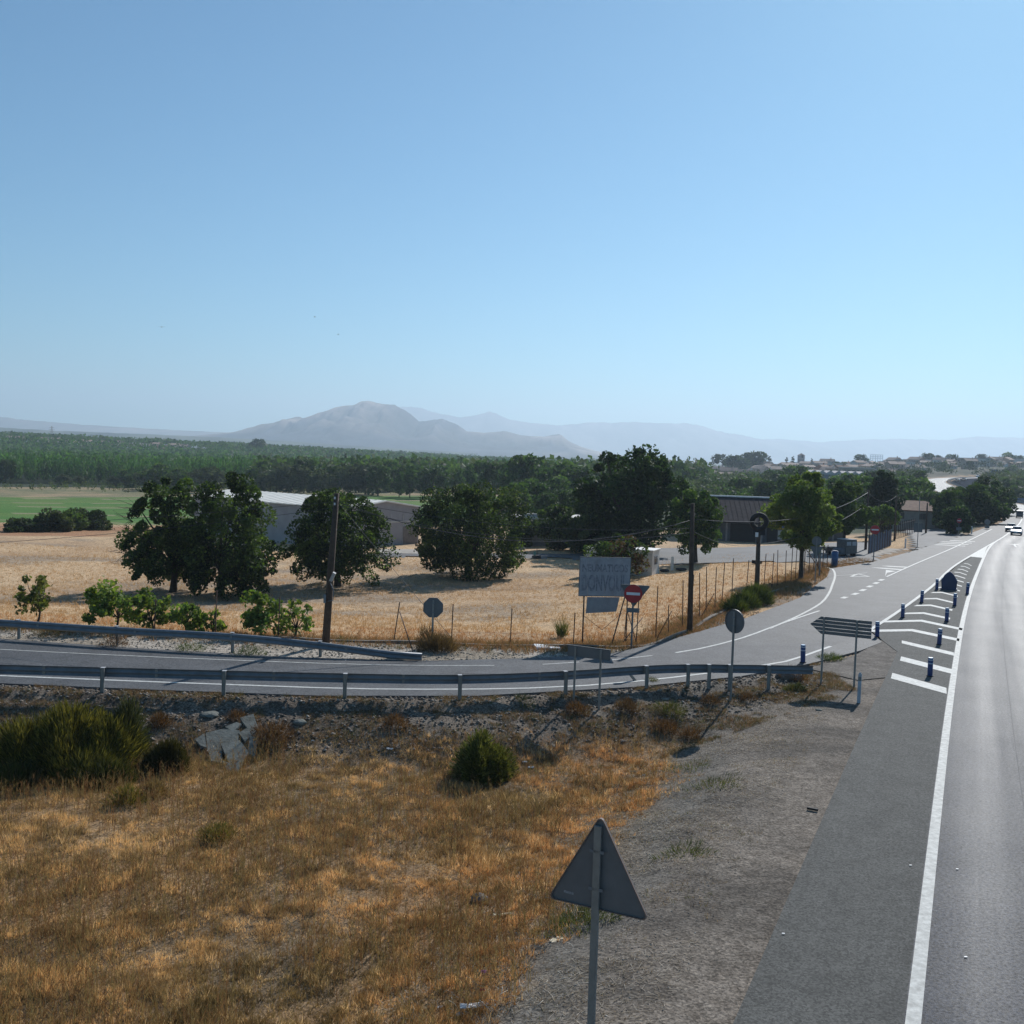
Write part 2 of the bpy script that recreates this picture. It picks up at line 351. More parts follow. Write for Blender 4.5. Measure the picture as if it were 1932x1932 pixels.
def col(x, y):
    """ground albedo by what grows or lies there"""
    d = np.hypot(x, y); az = np.degrees(np.arctan2(x, np.maximum(y, 1e-3)))
    n1 = fbm(x, y, 9, 31); n2 = fbm(x, y, 1.4, 33); n3 = fbm(x, y, 60, 35); n0 = fbm(x, y, 260, 41)
    def mix(a, b, t): t = np.clip(t, 0, 1)[..., None]; return a*(1-t)+b*t
    def C(*c): return np.broadcast_to(np.array(c), x.shape+(3,))
    s, sg, _ = pl_dist(x, y, B_LINE); s = s*sg
    far = mix(C(.045, .065, .03), C(.13, .11, .065), (n0-.45)*5)
    c = far
    # dry field beyond the fence
    straw = mix(C(.60, .42, .25), C(.46, .31, .185), (n1-.42)*3.5)
    straw = mix(straw, C(.30, .24, .18), .75*sm(.58, .72, fbm(x*.35, y, 4, 37)))
    straw = mix(straw, C(.50, .32, .16), sm(14, 4, s)*.6)
    c = mix(c, straw, sm(152, 146, d+12*(n3-.5)))
    back = (d > 126) & (d < 158) & (az < -8); c = np.where(back[..., None], mix(C(.40, .22, .12), C(.46, .32, .18), (n1-.4)*3), c)
    # green crop strips, then a young orchard strip
    gf = (d > 158) & (d < 300) & (az < 2)
    lines = np.abs(((d+az*1.2) % 31)-15) < 1.3
    gc = mix(C(.075, .18, .03), C(.13, .20, .045), (fbm(x*.3, y*2, 12, 39)-.4)*3)
    gc = np.where(lines[..., None], C(.30, .25, .15), gc)
    c = np.where(gf[..., None], gc, c)
    orch = (d >= 300) & (d < 376) & (az < 2)
    c = np.where(orch[..., None], mix(C(.20, .19, .10), C(.36, .27, .16), (n1-.45)*4+.2), c)
    # under the woods
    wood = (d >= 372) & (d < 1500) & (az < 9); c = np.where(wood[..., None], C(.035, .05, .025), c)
    # far plain
    fp = mix(C(.06, .075, .04), C(.24, .2, .15), (fbm(x, y*.4, 500, 43)-.45)*5); c = mix(c, fp, sm(1400, 1900, d))
    tn = mix(C(.10, .09, .06), C(.05, .06, .035), (n3-.45)*6); c = np.where(((az > 9) & (d > 240))[..., None], tn, c)
    # verges along the slip road
    v = (s < 1.2) & (s > -25) & (y > 40) & ~((y < 60) & (x > 10.5) & (x > 8+.26*(y-40)))
    c = np.where(v[..., None], mix(C(.34, .21, .11), C(.24, .19, .14), (n2-.4)*4), c)
    vw = (y < 60) & (s < .6) & (x < 6) & (y > 38)
    c = np.where(vw[..., None], mix(C(.42, .37, .31), C(.30, .25, .19), (n2-.42)*4), c)
    # waste ground
    fore = inpoly(x, y, FORE); dB, _, _ = pl_dist(x, y, NEAR_E); dA, _, _ = pl_dist(x, y, A_EDGE)
    soil = mix(C(.27, .17, .09), C(.38, .25, .135), (n2-.4)*3)
    soil = mix(soil, C(.18, .13, .08), sm(.5, .65, n1))
    slope = mix(C(.20, .165, .13), C(.115, .09, .07), (n2-.4)*4)
    soil = mix(soil, slope, sm(4.6, 2.6, dB+2.0*(n2-.5)))
    gr = mix(C(.20, .17, .14), C(.11, .095, .08), (fbm(x*.6+y*.25, y, 1.6, 51, 5)-.42)*3.5)
    gw = np.interp(y, [10, 20, 30, 40], [2.2, 2.7, 3.3, 5.5])
    soil = mix(soil, C(.15, .135, .115), sm(gw+2.2, gw+.6, dA+1.2*(n2-.5)))
    soil = mix(soil, gr, sm(gw+.6, gw-.4, dA+1.0*(n2-.5)))
    c = np.where(fore[..., None], soil, c)
    c = np.where(((dA < 1.6) & (y < 53) & ~fore)[..., None], gr, c)
    return c

az_f = np.radians(np.concatenate([np.linspace(-180, -42, 24)[:-1], np.linspace(-42, 42, 370), np.linspace(42, 180, 24)[1:]]))
rr = [1.5]
while rr[-1] < 13500:
    q = rr[-1]; rr.append(q*(1.15 if q < 12 else 1.0085 if q < 56 else 1.016 if q < 420 else 1.03 if q < 2500 else 1.08))
rr = np.array(rr)
A, Q = np.meshgrid(az_f, rr); X = Q*np.sin(A); Y = Q*np.cos(A); Z = h(X, Y)
nr, na = X.shape
idx = np.arange(nr*na).reshape(nr, na)
Fq = np.stack([idx[:-1, :-1], idx[:-1, 1:], idx[1:, 1:], idx[1:, :-1]], -1).reshape(-1, 4)[:, ::-1]
Vt = np.stack([X, Y, Z], -1).reshape(-1, 3)
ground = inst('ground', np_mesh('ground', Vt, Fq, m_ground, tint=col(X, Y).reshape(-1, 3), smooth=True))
tag(ground, kind='structure')

# ------------------------------------------------------------------ ribbons and sheets
def resample(P, step, Zs=None):
    P = np.asarray(P, float); Zs = np.zeros(len(P)) if Zs is None else np.asarray(Zs, float)
    # Catmull-Rom
    o = []; n = len(P); Q = np.column_stack([P[:, :2], Zs])
    for i in range(n-1):
        a, b, c, e = Q[max(i-1, 0)], Q[i], Q[i+1], Q[min(i+2, n-1)]
        k = max(1, int(np.linalg.norm(c-b)/step))
        for j in range(k):
            t = j/k; o.append(.5*((2*b)+(-a+c)*t+(2*a-5*b+4*c-e)*t*t+(-a+3*b-3*c+e)*t**3))
    o.append(Q[-1]); return np.array(o)
def normals(C):
    d = np.gradient(C[:, :2], axis=0); d /= np.linalg.norm(d, axis=1)[:, None]
    return np.column_stack([d[:, 1], -d[:, 0]])         # to the right
def ribbon(name, C, o0, o1, dz, mt, parent=None, nx=1, kind='structure', skirt=.0):
    N_ = normals(C); vs = []; fs = []
    offs = np.linspace(o0, o1, nx+1)
    for k, q in enumerate(C):
        for o in offs: vs.append((q[0]+N_[k, 0]*o, q[1]+N_[k, 1]*o, q[2]+dz))
    w_ = nx+1
    for k in range(len(C)-1):
        for j in range(nx): fs.append((k*w_+j, k*w_+j+1, (k+1)*w_+j+1, (k+1)*w_+j))
    if skirt:
        n0 = len(vs)
        for k, q in enumerate(C):
            for o in (o0, o1): vs.append((q[0]+N_[k, 0]*o, q[1]+N_[k, 1]*o, q[2]+dz-skirt))
        for k in range(len(C)-1):
            fs += [(k*w_, (k+1)*w_, n0+2*(k+1), n0+2*k), (k*w_+nx, n0+2*k+1, n0+2*(k+1)+1, (k+1)*w_+nx)]
    b = MB(); b.add(vs, fs); o = b.build(name, mt, parent)
    if kind and parent is None: o['kind'] = kind
    return o
def sheet(name, poly, z, mt, parent=None, thick=.0, kind='structure'):
    b = MB(); n = len(poly)
    vs = [(p[0], p[1], z) for p in poly]; fs = [tuple(range(n))]
    if thick:
        vs += [(p[0], p[1], z-thick) for p in poly]; fs += [(i, i+n, (i+1) % n+n, (i+1) % n) for i in range(n)]
    b.add(vs, fs); o = b.build(name, mt, parent)
    if kind and parent is None: o['kind'] = kind
    return o

LC = resample(L1, 4, L1Z)
highway = ribbon('highway_road', LC, -.12, 9.2, .0, m_highway, nx=32, skirt=.3)
a_ = highway.data.color_attributes.new('polish', 'FLOAT_COLOR', 'POINT')
for i in range(len(highway.data.vertices)):
    o_ = -.12+9.32*(i % 33)/32 if i < 33*len(LC) else 0
    g_ = lambda c, w_: math.exp(-((o_-c)/w_)**2)
    k_ = .62+.55*g_(1.05, .42)+.5*g_(2.75, .45)+.45*g_(5.0, .5)+.4*g_(6.8, .5)
    a_.data[i].color = (k_, k_, k_, 1)
t_ = m_highway.node_tree; n_ = t_.nodes.new('ShaderNodeAttribute'); n_.attribute_name = 'polish'; x_ = t_.nodes.new('ShaderNodeMath'); x_.operation = 'MULTIPLY'; x_.inputs[1].default_value = .07
t_.links.new(n_.outputs['Fac'], x_.inputs[0]); tc_ = t_.nodes.new('ShaderNodeTexCoord'); q_ = x_.outputs[0]
for sc_, lo_, hi_, mp_ in ((1.0, .82, 1.18, (2.2, .04, 1)), (16, .5, 1.5, (1, 1, 1)), (.35, .85, 1.15, (1, 1, 1))):
    m1 = t_.nodes.new('ShaderNodeMapping'); m1.vector_type = 'TEXTURE'; m1.inputs['Rotation'].default_value = (0, 0, R(-23.5)); m1.inputs['Scale'].default_value = tuple(1/k for k in mp_)
    z1 = t_.nodes.new('ShaderNodeTexNoise'); z1.inputs['Scale'].default_value = sc_; z1.inputs['Detail'].default_value = 4; r1_ = t_.nodes.new('ShaderNodeMapRange')
    r1_.inputs[1].default_value = .3; r1_.inputs[2].default_value = .7; r1_.inputs[3].default_value = lo_; r1_.inputs[4].default_value = hi_; y1 = t_.nodes.new('ShaderNodeMath'); y1.operation = 'MULTIPLY'
    t_.links.new(tc_.outputs['Object'], m1.inputs[0]); t_.links.new(m1.outputs[0], z1.inputs['Vector']); t_.links.new(z1.outputs[0], r1_.inputs[0]); t_.links.new(r1_.outputs[0], y1.inputs[0]); t_.links.new(q_, y1.inputs[1]); q_ = y1.outputs[0]
t_.links.new(q_, t_.nodes['Principled BSDF'].inputs['Specular IOR Level'])
ribbon('road_shoulder', LC[LC[:, 1] < 47.5], -2.42, -.12, .0, m_shoulder, highway, skirt=.3)
ribbon('edge_line', LC[LC[:, 1] < 124], -.1, .12, .004, m_paint_worn, highway)
ribbon('edge_line', LC[LC[:, 1] > 118], -.1, .12, .004, m_paint_worn, highway)
ribbon('edge_line', LC, 7.9, 8.1, .004, m_paint_worn, highway)
for k in range(0, 60):                                   # dashed lane line
    s0 = 30+k*12.2
    cs = np.cumsum(np.r_[0, np.linalg.norm(np.diff(LC[:, :2], axis=0), axis=1)])
    ss = np.linspace(s0, s0+4.2, 4); seg = np.column_stack([np.interp(ss, cs, LC[:, i]) for i in range(3)])
    ribbon('lane_dash', seg, 3.93, 4.07, .004, m_paint, highway)
seam = LC[LC[:, 1] < 160]
ribbon('paving_seam', seam, 1.95, 1.96, .003, m_seam, highway)
ribbon('far_carriageway_road', LC, 11.5, 21, .0, m_highway, nx=4, skirt=.3)
sheet('side_road', SIDE_POLY, -.002, m_side, thick=.2)
side = bpy.data.objects['side_road']
# gore area between slip road and highway, darker asphalt
gore = sheet('gore_road', [(17.4, 46.2), (17.75, 49.2), (18.2, 52.2), (22.8, 60.3), (29.7, 73), (38.4, 89.7), (55.6, 119.6), (52.4, 112.6), (38.15, 83.55), (27.65, 61.35), (20.7, 45.9), (17.6, 45.9)], -.001, m_shoulder, thick=.2)
# gravel covered tip between the two roads
sheet('nose_ground', [(12.2, 42.2), (15.0, 45.2), (17.9, 49.8), (18.2, 50.6), (18.6, 49.2), (17.7, 45.6), (15.5, 41.2), (13.6, 40.2)], -.02, mat('nose_gravel', (.17, .15, .13), rough=.95, scale=1.5, var=.35, bump=.03, bscale=12, spec=.1, speckle=.3, speck_scale=18))
# the lighter patch of newer asphalt at the junction
sheet('asphalt_patch', [(8.2, 46.8), (11.5, 47.3), (14.2, 48.2), (16, 51.2), (18.6, 56.2), (21, 58.2), (17.7, 52.2), (16.2, 49.6), (12.8, 44.8), (8.3, 42.3), (1.5, 39.3), (-2, 39), (3, 42.5), (5.9, 44.6)], .002, m_patch, side)
_lz = [0]
def line(C, wd, z=.005, mt=m_paint, parent=side, name='edge_line', step=1.5):
    C = resample(np.array(C), step); C[:, 2] = 0; _lz[0] = (_lz[0]+1) % 9; z = z+_lz[0]*.0007
    return ribbon(name, C, -wd/2, wd/2, z, mt, parent)
def pline(pts, wd, **k): return line([at(u, v)[:2] for u, v in pts], wd, **k)
line([(-60, 38.1), (-30, 36.7), (-17.7, 36.25), (-13.9, 36.1), (-10.2, 36), (-4.7, 36), (.8, 36.9), (4.8, 38.6), (9.4, 41.6), (11.6, 43.4), (14.7, 47.4)], .16)
line([(-60, 44.6), (-30, 41.8), (-19.9, 40.8), (-14.7, 40.35), (-9.3, 40.1), (-5.3, 40.1), (-2.2, 40.4), (-.5, 40.7)], .10, mt=m_paint_worn)
line([(1.4, 41.2), (2.9, 41.9)], .1, mt=m_paint_worn); line([(4.2, 42.5), (6.1, 43.8)], .1, mt=m_paint_worn)
line([(7.2, 44.6), (8.4, 45.7), (11, 48.9), (14.2, 53.9), (17.5, 58.8)], .14)
line([(13, 51.9), (16, 57.1), (18.6, 62.2), (20.5, 67), (21.9, 71), (24.1, 77.5), (25.4, 82.4), (25.3, 84)], .15, mt=m_paint_worn)
line([(24.1, 77.5), (25.3, 78.3), (27.5, 80.5)], .1, mt=m_paint_worn)
line([(28.1, 78), (35.3, 90.5), (45, 107), (55.5, 125.4), (66, 144)], .16)
line([(18.1, 52.3), (22.7, 60.4), (29.6, 73.1), (38.3, 89.8), (55.1, 119.3)], .2)
for a_, b_ in (((20.6, 64.6), (21.1, 65.4)), ((21.9, 66.6), (22.5, 67.5)), ((23.1, 68.7), (23.7, 69.7)), ((24.3, 70.9), (24.9, 71.9)), ((25.5, 73.1), (26.1, 74.1)), ((26.6, 75.2), (27.2, 76.2))):
    line([a_, b_], .32, name='lane_dash')
# small hatched islands at the junction
for q in ([(28.1, 78.3), (29.2, 81.0), (30.4, 82.4), (29.9, 83.2)], [(29.2, 84.9), (29.9, 84.1), (31.1, 83.5), (31.6, 84.2), (30.2, 84.8)], [(30.6, 86.5), (31.2, 85.9), (32.3, 85.6), (32.8, 86.3), (31.4, 86.6)]):
    sheet('island_stripe', q, .0042, m_paint, side)
for k in range(4):
    bx, by = 44.5+k*1.4, 112+k*2.4
    sheet('island_stripe', [(bx, by), (bx+3.6, by-1.1), (bx+3.9, by-.4), (bx+.3, by+.7)], .0042, m_paint, side)
for a_, b_ in (((25.2, 77.3), (26.4, 79.4)), ((26.4, 79.4), (26.7, 77.7)), ((26.7, 77.7), (25.2, 77.3))):
    line([a_, b_], .22, name='yield_triangle', mt=m_paint)
# chevrons of the gore
def lerp(a, b, t): return (a[0]+(b[0]-a[0])*t, a[1]+(b[1]-a[1])*t)
def along(P, yv):
    P = np.asarray(P); return (float(np.interp(yv, P[:, 1], P[:, 0])), yv)
SR = np.array([(18.1, 52.3), (22.7, 60.4), (29.6, 73.1), (38.3, 89.8), (55.1, 119.3)])
def chev(lft, apx, rgt, wd=.42):
    nx_, ny_ = .42*wd*1.2, .9*wd*1.2
    b = [lft, apx, rgt, (rgt[0]+nx_, rgt[1]+ny_), (apx[0]+nx_, apx[1]+ny_), (lft[0]+nx_*1.6, lft[1]+ny_)]
    sheet('chevron_stripe', b, .004, m_paint, gore)
chev((17.3, 51.7), (20.3, 52.5), (21.6, 49.9), .68); chev((19.6, 55.1), (22.1, 55.9), (23.2, 53.3), .64)
yr = [57.0, 60.5, 63.8, 67.2, 70.2, 73.0, 75.7, 78.4, 81.0, 83.6, 86.2, 88.8]
for k, yv in enumerate(yr):
    rgt = along(L1, yv); rgt = (rgt[0]-.75, yv)
    al = along(SR, yv+1.5+.05*k); lf = (al[0]+.45, al[1])
    d_ = max(.30, .60-.022*k)
    ap = lerp(lf, rgt, .5); ap = (ap[0]+.3, ap[1]+1.15-.05*k)
    chev(lf, ap, rgt, d_)
for q in ([(18.45, 48.8), (18.75, 49.6), (20.05, 46.8), (19.72, 45.95)], [(16.75, 44.4), (17.17, 45.4), (18.33, 42.85), (17.93, 41.85)], [(15.0, 40.6), (15.45, 41.7), (16.57, 39.15), (16.15, 38.1)]):
    sheet('chevron_stripe', q, .007, m_paint, gore)
sheet('gore_tip', [(43.0, 98.4), (47.6, 106), (54.6, 118.6), (50.6, 111.2), (43.9, 97.4)], .0045, m_paint, gore)
# arrow on the lane
sheet('lane_arrow', [(54.0, 112.2), (54.15, 112.13), (55.7, 115.6), (56.1, 115.4), (56.3, 117.0), (55.05, 115.9), (55.5, 115.7)], .006, m_paint, highway)
# driveway, yard and tracks
def drape(name, poly, mt, lift=.03, nseg=26, kind='structure'):
    P = np.array(poly); x0, y0 = P.min(0); x1, y1 = P.max(0)
    nx = max(6, int((x1-x0)/1.2)); ny = max(6, int((y1-y0)/1.2))
    xs = np.linspace(x0, x1, nx+1); ys = np.linspace(y0, y1, ny+1); XX, YY = np.meshgrid(xs, ys)
    e, sg, _ = pl_dist(XX, YY, np.vstack([P, P[:1]])); ins = inpoly(XX, YY, P)
    ZZ = h(XX, YY)+lift-np.where(ins, 0, np.clip(e, 0, 1)*.12)
    keep = ins | (e < .9)
    ii = np.arange(XX.size).reshape(XX.shape); F = []
    for j in range(ny):
        for i in range(nx):
            if keep[j, i] and keep[j, i+1] and keep[j+1, i+1] and keep[j+1, i]: F.append((ii[j, i], ii[j, i+1], ii[j+1, i+1], ii[j+1, i]))
    o = inst(name, np_mesh(name, np.stack([XX, YY, ZZ], -1).reshape(-1, 3), np.array(F), mt, smooth=True)); o['kind'] = kind
    return o
drape('yard_road', [(15.5, 91.5), (20.5, 92), (25.5, 90.0), (27.2, 86.7), (31.5, 90.5), (37.5, 108), (40, 118), (33, 122), (24, 116), (12, 113), (6, 104), (-14, 101), (-16, 98), (6, 100)], m_yard, .09)
drape('junction_road', [(40.5, 104.4), (42, 109), (47, 123), (56, 150), (62, 150), (56.5, 131), (51, 120)], m_yard, .09)
drape('dirt_track', [(33, 95), (40, 106), (38.5, 107), (31, 96)], m_track, .06)

# ------------------------------------------------------------------ mountains
def ridge(name, prof, dist, depth, seed, c_lo, c_hi, rough=.18, base=-9, nu=260, nv=34):
    """a range: crest line from the horizon survey, with spurs running down towards the plain"""
    us = np.linspace(prof[0][0], prof[-1][0], nu)
    vc = np.interp(us, [p[0] for p in prof], [p[1] for p in prof])
    vs = []; cs = []
    X = np.zeros((nv, nu)); Y = X.copy(); Z = X.copy()
    for i, (u, v) in enumerate(zip(us.tolist(), vc.tolist())):
        d = _F + (u-966)/FPX*_R + (966-v)/FPX*_U
        t = dist/d.y; X[:, i] = d.x*t; Z[:, i] = CAM_H+d.z*t
    T = np.linspace(-.25, 1, nv)[:, None]
    crest = Z.copy()
    x = X+(0*T)
    yoff = -T*depth
    n = fbm(x, (x*0+yoff)*.7+seed*900, depth*.26, seed, 6); rid = 1-np.abs(2*fbm(x*1.0, yoff*.30+seed*700, depth*.17, seed+3, 5)-1)
    fall = np.where(T < 0, 1+T*1.6, (1-T)**1.25)
    wgt = np.clip(np.abs(T)*4, 0, 1)
    Z = base+(crest-base)*fall*(1+wgt*(rough*2*(n-.5)+rough*1.6*(rid-.75)))
    sc = (dist+yoff)/dist
    X = x*1.0; Y = dist+yoff+0*x; sc = 1
    fine = fbm(us*1.0, us*0+seed, 16, seed+9, 5)-.5
    Z = Z+(fine*.075*(crest[0]-base))[None, :]*np.clip(1-np.abs(T)*3, 0, 1)
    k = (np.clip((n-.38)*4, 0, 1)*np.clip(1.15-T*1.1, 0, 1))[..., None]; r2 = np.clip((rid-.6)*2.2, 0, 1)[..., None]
    C = (np.array(c_lo)*(1-k)+np.array(c_hi)*k)*(.35+1.3*r2)  # relief shading put into the rock colour: spurs lighter, gullies darker
    idx = np.arange(X.size).reshape(X.shape)
    F = np.stack([idx[:-1, :-1], idx[1:, :-1], idx[1:, 1:], idx[:-1, 1:]], -1).reshape(-1, 4)
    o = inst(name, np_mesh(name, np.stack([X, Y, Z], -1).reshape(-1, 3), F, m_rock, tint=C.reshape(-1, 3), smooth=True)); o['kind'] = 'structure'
    return o
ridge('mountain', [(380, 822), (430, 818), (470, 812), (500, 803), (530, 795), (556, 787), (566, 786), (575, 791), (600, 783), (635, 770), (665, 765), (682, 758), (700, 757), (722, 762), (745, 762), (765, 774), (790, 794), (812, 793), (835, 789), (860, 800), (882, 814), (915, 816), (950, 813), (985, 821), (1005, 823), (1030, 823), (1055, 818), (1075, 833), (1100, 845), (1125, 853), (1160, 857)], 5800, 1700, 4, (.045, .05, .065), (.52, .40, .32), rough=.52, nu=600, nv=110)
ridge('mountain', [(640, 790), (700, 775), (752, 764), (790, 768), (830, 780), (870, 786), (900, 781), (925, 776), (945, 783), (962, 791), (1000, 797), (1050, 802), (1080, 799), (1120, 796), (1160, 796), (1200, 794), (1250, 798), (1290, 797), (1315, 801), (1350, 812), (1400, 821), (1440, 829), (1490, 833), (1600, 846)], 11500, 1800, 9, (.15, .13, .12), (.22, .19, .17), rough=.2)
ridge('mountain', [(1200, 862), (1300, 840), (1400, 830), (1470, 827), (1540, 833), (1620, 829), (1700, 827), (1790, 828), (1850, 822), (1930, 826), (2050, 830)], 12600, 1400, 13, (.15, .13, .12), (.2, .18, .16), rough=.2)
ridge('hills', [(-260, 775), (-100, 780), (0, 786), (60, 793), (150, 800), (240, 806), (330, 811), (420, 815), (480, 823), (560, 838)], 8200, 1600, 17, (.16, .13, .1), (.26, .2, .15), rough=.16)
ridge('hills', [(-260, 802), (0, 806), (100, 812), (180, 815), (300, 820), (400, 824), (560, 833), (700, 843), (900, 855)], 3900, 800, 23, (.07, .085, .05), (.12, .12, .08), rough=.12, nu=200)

# ------------------------------------------------------------------ haze
hb = MB().box((1500, 6500, 282), (30000, 15400, 604))
hm = bpy.data.materials.new('haze'); hm.use_nodes = True; t = hm.node_tree; t.nodes.clear()
o_ = t.nodes.new('ShaderNodeOutputMaterial'); pv = t.nodes.new('ShaderNodeVolumePrincipled')
pv.inputs['Color'].default_value = (.62, .76, .90, 1); pv.inputs['Density'].default_value = 1.7e-4; pv.inputs['Anisotropy'].default_value = .36
t.links.new(pv.outputs[0], o_.inputs['Volume'])
haze = hb.build('haze', hm); haze['kind'] = 'stuff'
# ------------------------------------------------------------------ foliage
NR = np.random.default_rng(5)
def leaf_quads(C, size, tints, up=0., stretch=1., dirs=None, tri=False):
    """one small quad (or triangle) per centre; random orientation, optionally biased upright"""
    n = len(C); C = np.asarray(C, float)
    a = NR.normal(size=(n, 3)) if dirs is None else dirs+NR.normal(size=(n, 3))*.35
    a[:, 2] += up; a /= np.linalg.norm(a, axis=1)[:, None]
    b = NR.normal(size=(n, 3)); b -= (b*a).sum(1)[:, None]*a; b /= np.linalg.norm(b, axis=1)[:, None]
    s = (np.asarray(size)*NR.uniform(.6, 1.35, n))[:, None]
    a = a*s*.5*stretch; b = b*s*.5
    if tri:
        V = np.stack([C-a-b*.6, C-a+b*.6, C+a], 1).reshape(-1, 3); F = np.arange(3*n).reshape(n, 3); k = 3
    else:
        V = np.stack([C-a, C-b*.8, C+a, C+b*.8], 1).reshape(-1, 3); F = np.arange(4*n).reshape(n, 4); k = 4
    return V, F, np.repeat(tints, k, 0)
def merge(parts):
    V = []; F = []; T = []; n = 0
    for v, f, t in parts: V.append(v); F.append(f+n); T.append(t); n += len(v)
    return np.concatenate(V), np.concatenate(F), np.concatenate(T)
DARK = np.array([(.032, .052, .018), (.045, .072, .022), (.07, .105, .03), (.026, .042, .018)])
def pick(pal, n, jit=.2):
    pal = np.asarray(pal); t = pal[NR.integers(0, len(pal), n)]
    return t*(1+NR.uniform(-jit, jit, (n, 1)))
def crown_mesh(name, W, H, n, leaf, pal, clumps=46, z0=0., prof='round', cr=.30, droop=0, hi=None, hollow=.55, up=0):
    """crown W wide and H high from z0; leaves sit on and in many overlapping clumps"""
    cc = []; rad = []
    while len(cc) < clumps:
        p = NR.uniform(-1, 1, 3); r = math.hypot(p[0], p[1]); t = (p[2]+1)/2
        if prof == 'round': ok = .35 < math.sqrt(r*r+p[2]*p[2]) < 1
        elif prof == 'flat': ok = r < (1-abs(t-.35)**2*1.9)**.5 if abs(t-.35) < .72 else False
        elif prof == 'dome': ok = .2 < r < ((max(0, 1-((t-.35)/.66)**2))**.5 if t > .35 else .70+.8*t)
        elif prof == 'cone': ok = r < (1-t)*.95+.08
        elif prof == 'column': ok = r < .85*math.sin(math.pi*min(1, t*.82+.14))
        elif prof == 'pine': ok = r < min(1, .5+1.3*t)*(1.02-max(0, t-.35)**1.4*1.15)
        else: ok = r < 1
        if ok: cc.append(p); rad.append(cr*rnd.uniform(.45, 1.3))
    cc = np.array(cc); rad = np.array(rad)
    k = NR.integers(0, clumps, n)
    d = NR.normal(size=(n, 3)); d /= np.linalg.norm(d, axis=1)[:, None]
    q = (hollow+(1-hollow)*NR.random(n))**.7
    q = np.where(NR.random(n) < .12, q*1.22, q)
    P = cc[k]+d*(rad[k]*q)[:, None]*np.array([1, 1, 1.0*W/max(H, .1)*.85])
    if droop: P[:, 2] -= droop*np.clip(np.hypot(P[:, 0], P[:, 1])-.5, 0, 1)
    P = P*np.array([W/2, W/2, H/2])+np.array([0, 0, z0+H/2])
    base = pick(pal, clumps, .25)[k]; t = base*(1+NR.uniform(-.22, .22, (n, 1)))
    if hi is not None:
        m_ = NR.random(n) < hi[1]; t[m_] = np.array(hi[0])*(1+NR.uniform(-.2, .2, (m_.sum(), 1)))
    V, F, T = leaf_quads(P, np.full(n, leaf), t, up=up, stretch=1.3)
    me = np_mesh(name, V, F, m_leaf, tint=T)
    return me, cc*np.array([W/2, W/2, H/2])+np.array([0, 0, z0+H/2])
def trunk_mesh(name, h_, r, centres, z_split, nl=9, lean=0, sides=8):
    b = MB(); x = rnd.uniform(-.1, .1)
    top = Vector((lean+x, 0, z_split))
    b.tube([(0, 0, -.25), (0, 0, .15), (lean*.4+x*.4, .03, z_split*.5), tuple(top)], [r*1.5, r*1.1, r*.9, r*.75], sides)
    for c in rnd.sample(list(map(tuple, centres)), min(nl, len(centres))):
        c = Vector(c); mid = top.lerp(c, .5)+Vector((rnd.uniform(-.15, .15), rnd.uniform(-.15, .15), rnd.uniform(0, .25)))
        b.tube([top-Vector((0, 0, .1)), mid, c], [r*.5, r*.28, r*.1], 5)
    return b.mesh(name, m_bark)
def make_tree(name, loc, label, W, H, n, leaf, pal, z0, r, cat='tree', group=None, rz=0, cat_name=None, nl=9, crown_name='crown', off=(0, 0), **kw):
    root = empty(name, loc, rz, label, cat, group)
    me, cc = crown_mesh(crown_name, W, H, n, leaf, pal, z0=z0, **kw)
    cr = inst(crown_name, me, root, loc=(off[0], off[1], 0))
    cc = cc+np.array([off[0], off[1], 0])
    inst('trunk', trunk_mesh('trunk', H, r, cc, max(.4, z0+H*.12), nl=nl), root)
    return root
def top_z(x, y, v, u=None):
    """height of a point above (x, y) that is seen at row v"""
    lo, hi_ = -20., 80.
    for _ in range(40):
        z = (lo+hi_)/2; q = Vector((x, y, z-CAM_H)); vv = 966-FPX*q.dot(_U)/q.dot(_F)
        if vv > v: lo = z
        else: hi_ = z
    return z

# the four shade trees in the dry field
def field_tree(base, v_top, W, label, z_low, pal=DARK, leaf=.165, n=17000, ub=None, **kw):
    x, y = base; z = hz(x, y); H = top_z(x, y, v_top)-z
    return make_tree('field_tree', (x, y, z), label, W, H-z_low, int(n*1.6), leaf, pal, z_low, kw.pop('r', .24), group='dark shade trees in the dry field', **kw)
HI = ((.11, .16, .04), .2)
field_tree((-22.2, 68.9), 905, 5.8, 'dark shade tree with bare twigs on its left side, leftmost in the dry field', .9, prof='dome', clumps=110, cr=.22, droop=.5, hi=HI, n=15000, off=(-.3, 0))
field_tree((-18.8, 67.8), 893, 6.3, 'tall dark shade tree whose trunk stands just right of its twin', .7, prof='dome', clumps=130, cr=.22, droop=.45, hi=HI, n=19000, off=(.5, 0))
field_tree((-12.3, 74.6), 903, 7.2, 'dark shade tree partly hidden by the leaning wooden pole', .8, prof='dome', clumps=115, cr=.22, droop=.6, hi=HI, n=17000)
field_tree((-3.3, 83.2), 907, 9.2, 'broad rounded shade tree with yellowing leaves on its right, middle of the dry field', .5, prof='dome', clumps=150, cr=.2, hi=((.12, .15, .03), .15), n=22000, r=.3, off=(.2, 0))
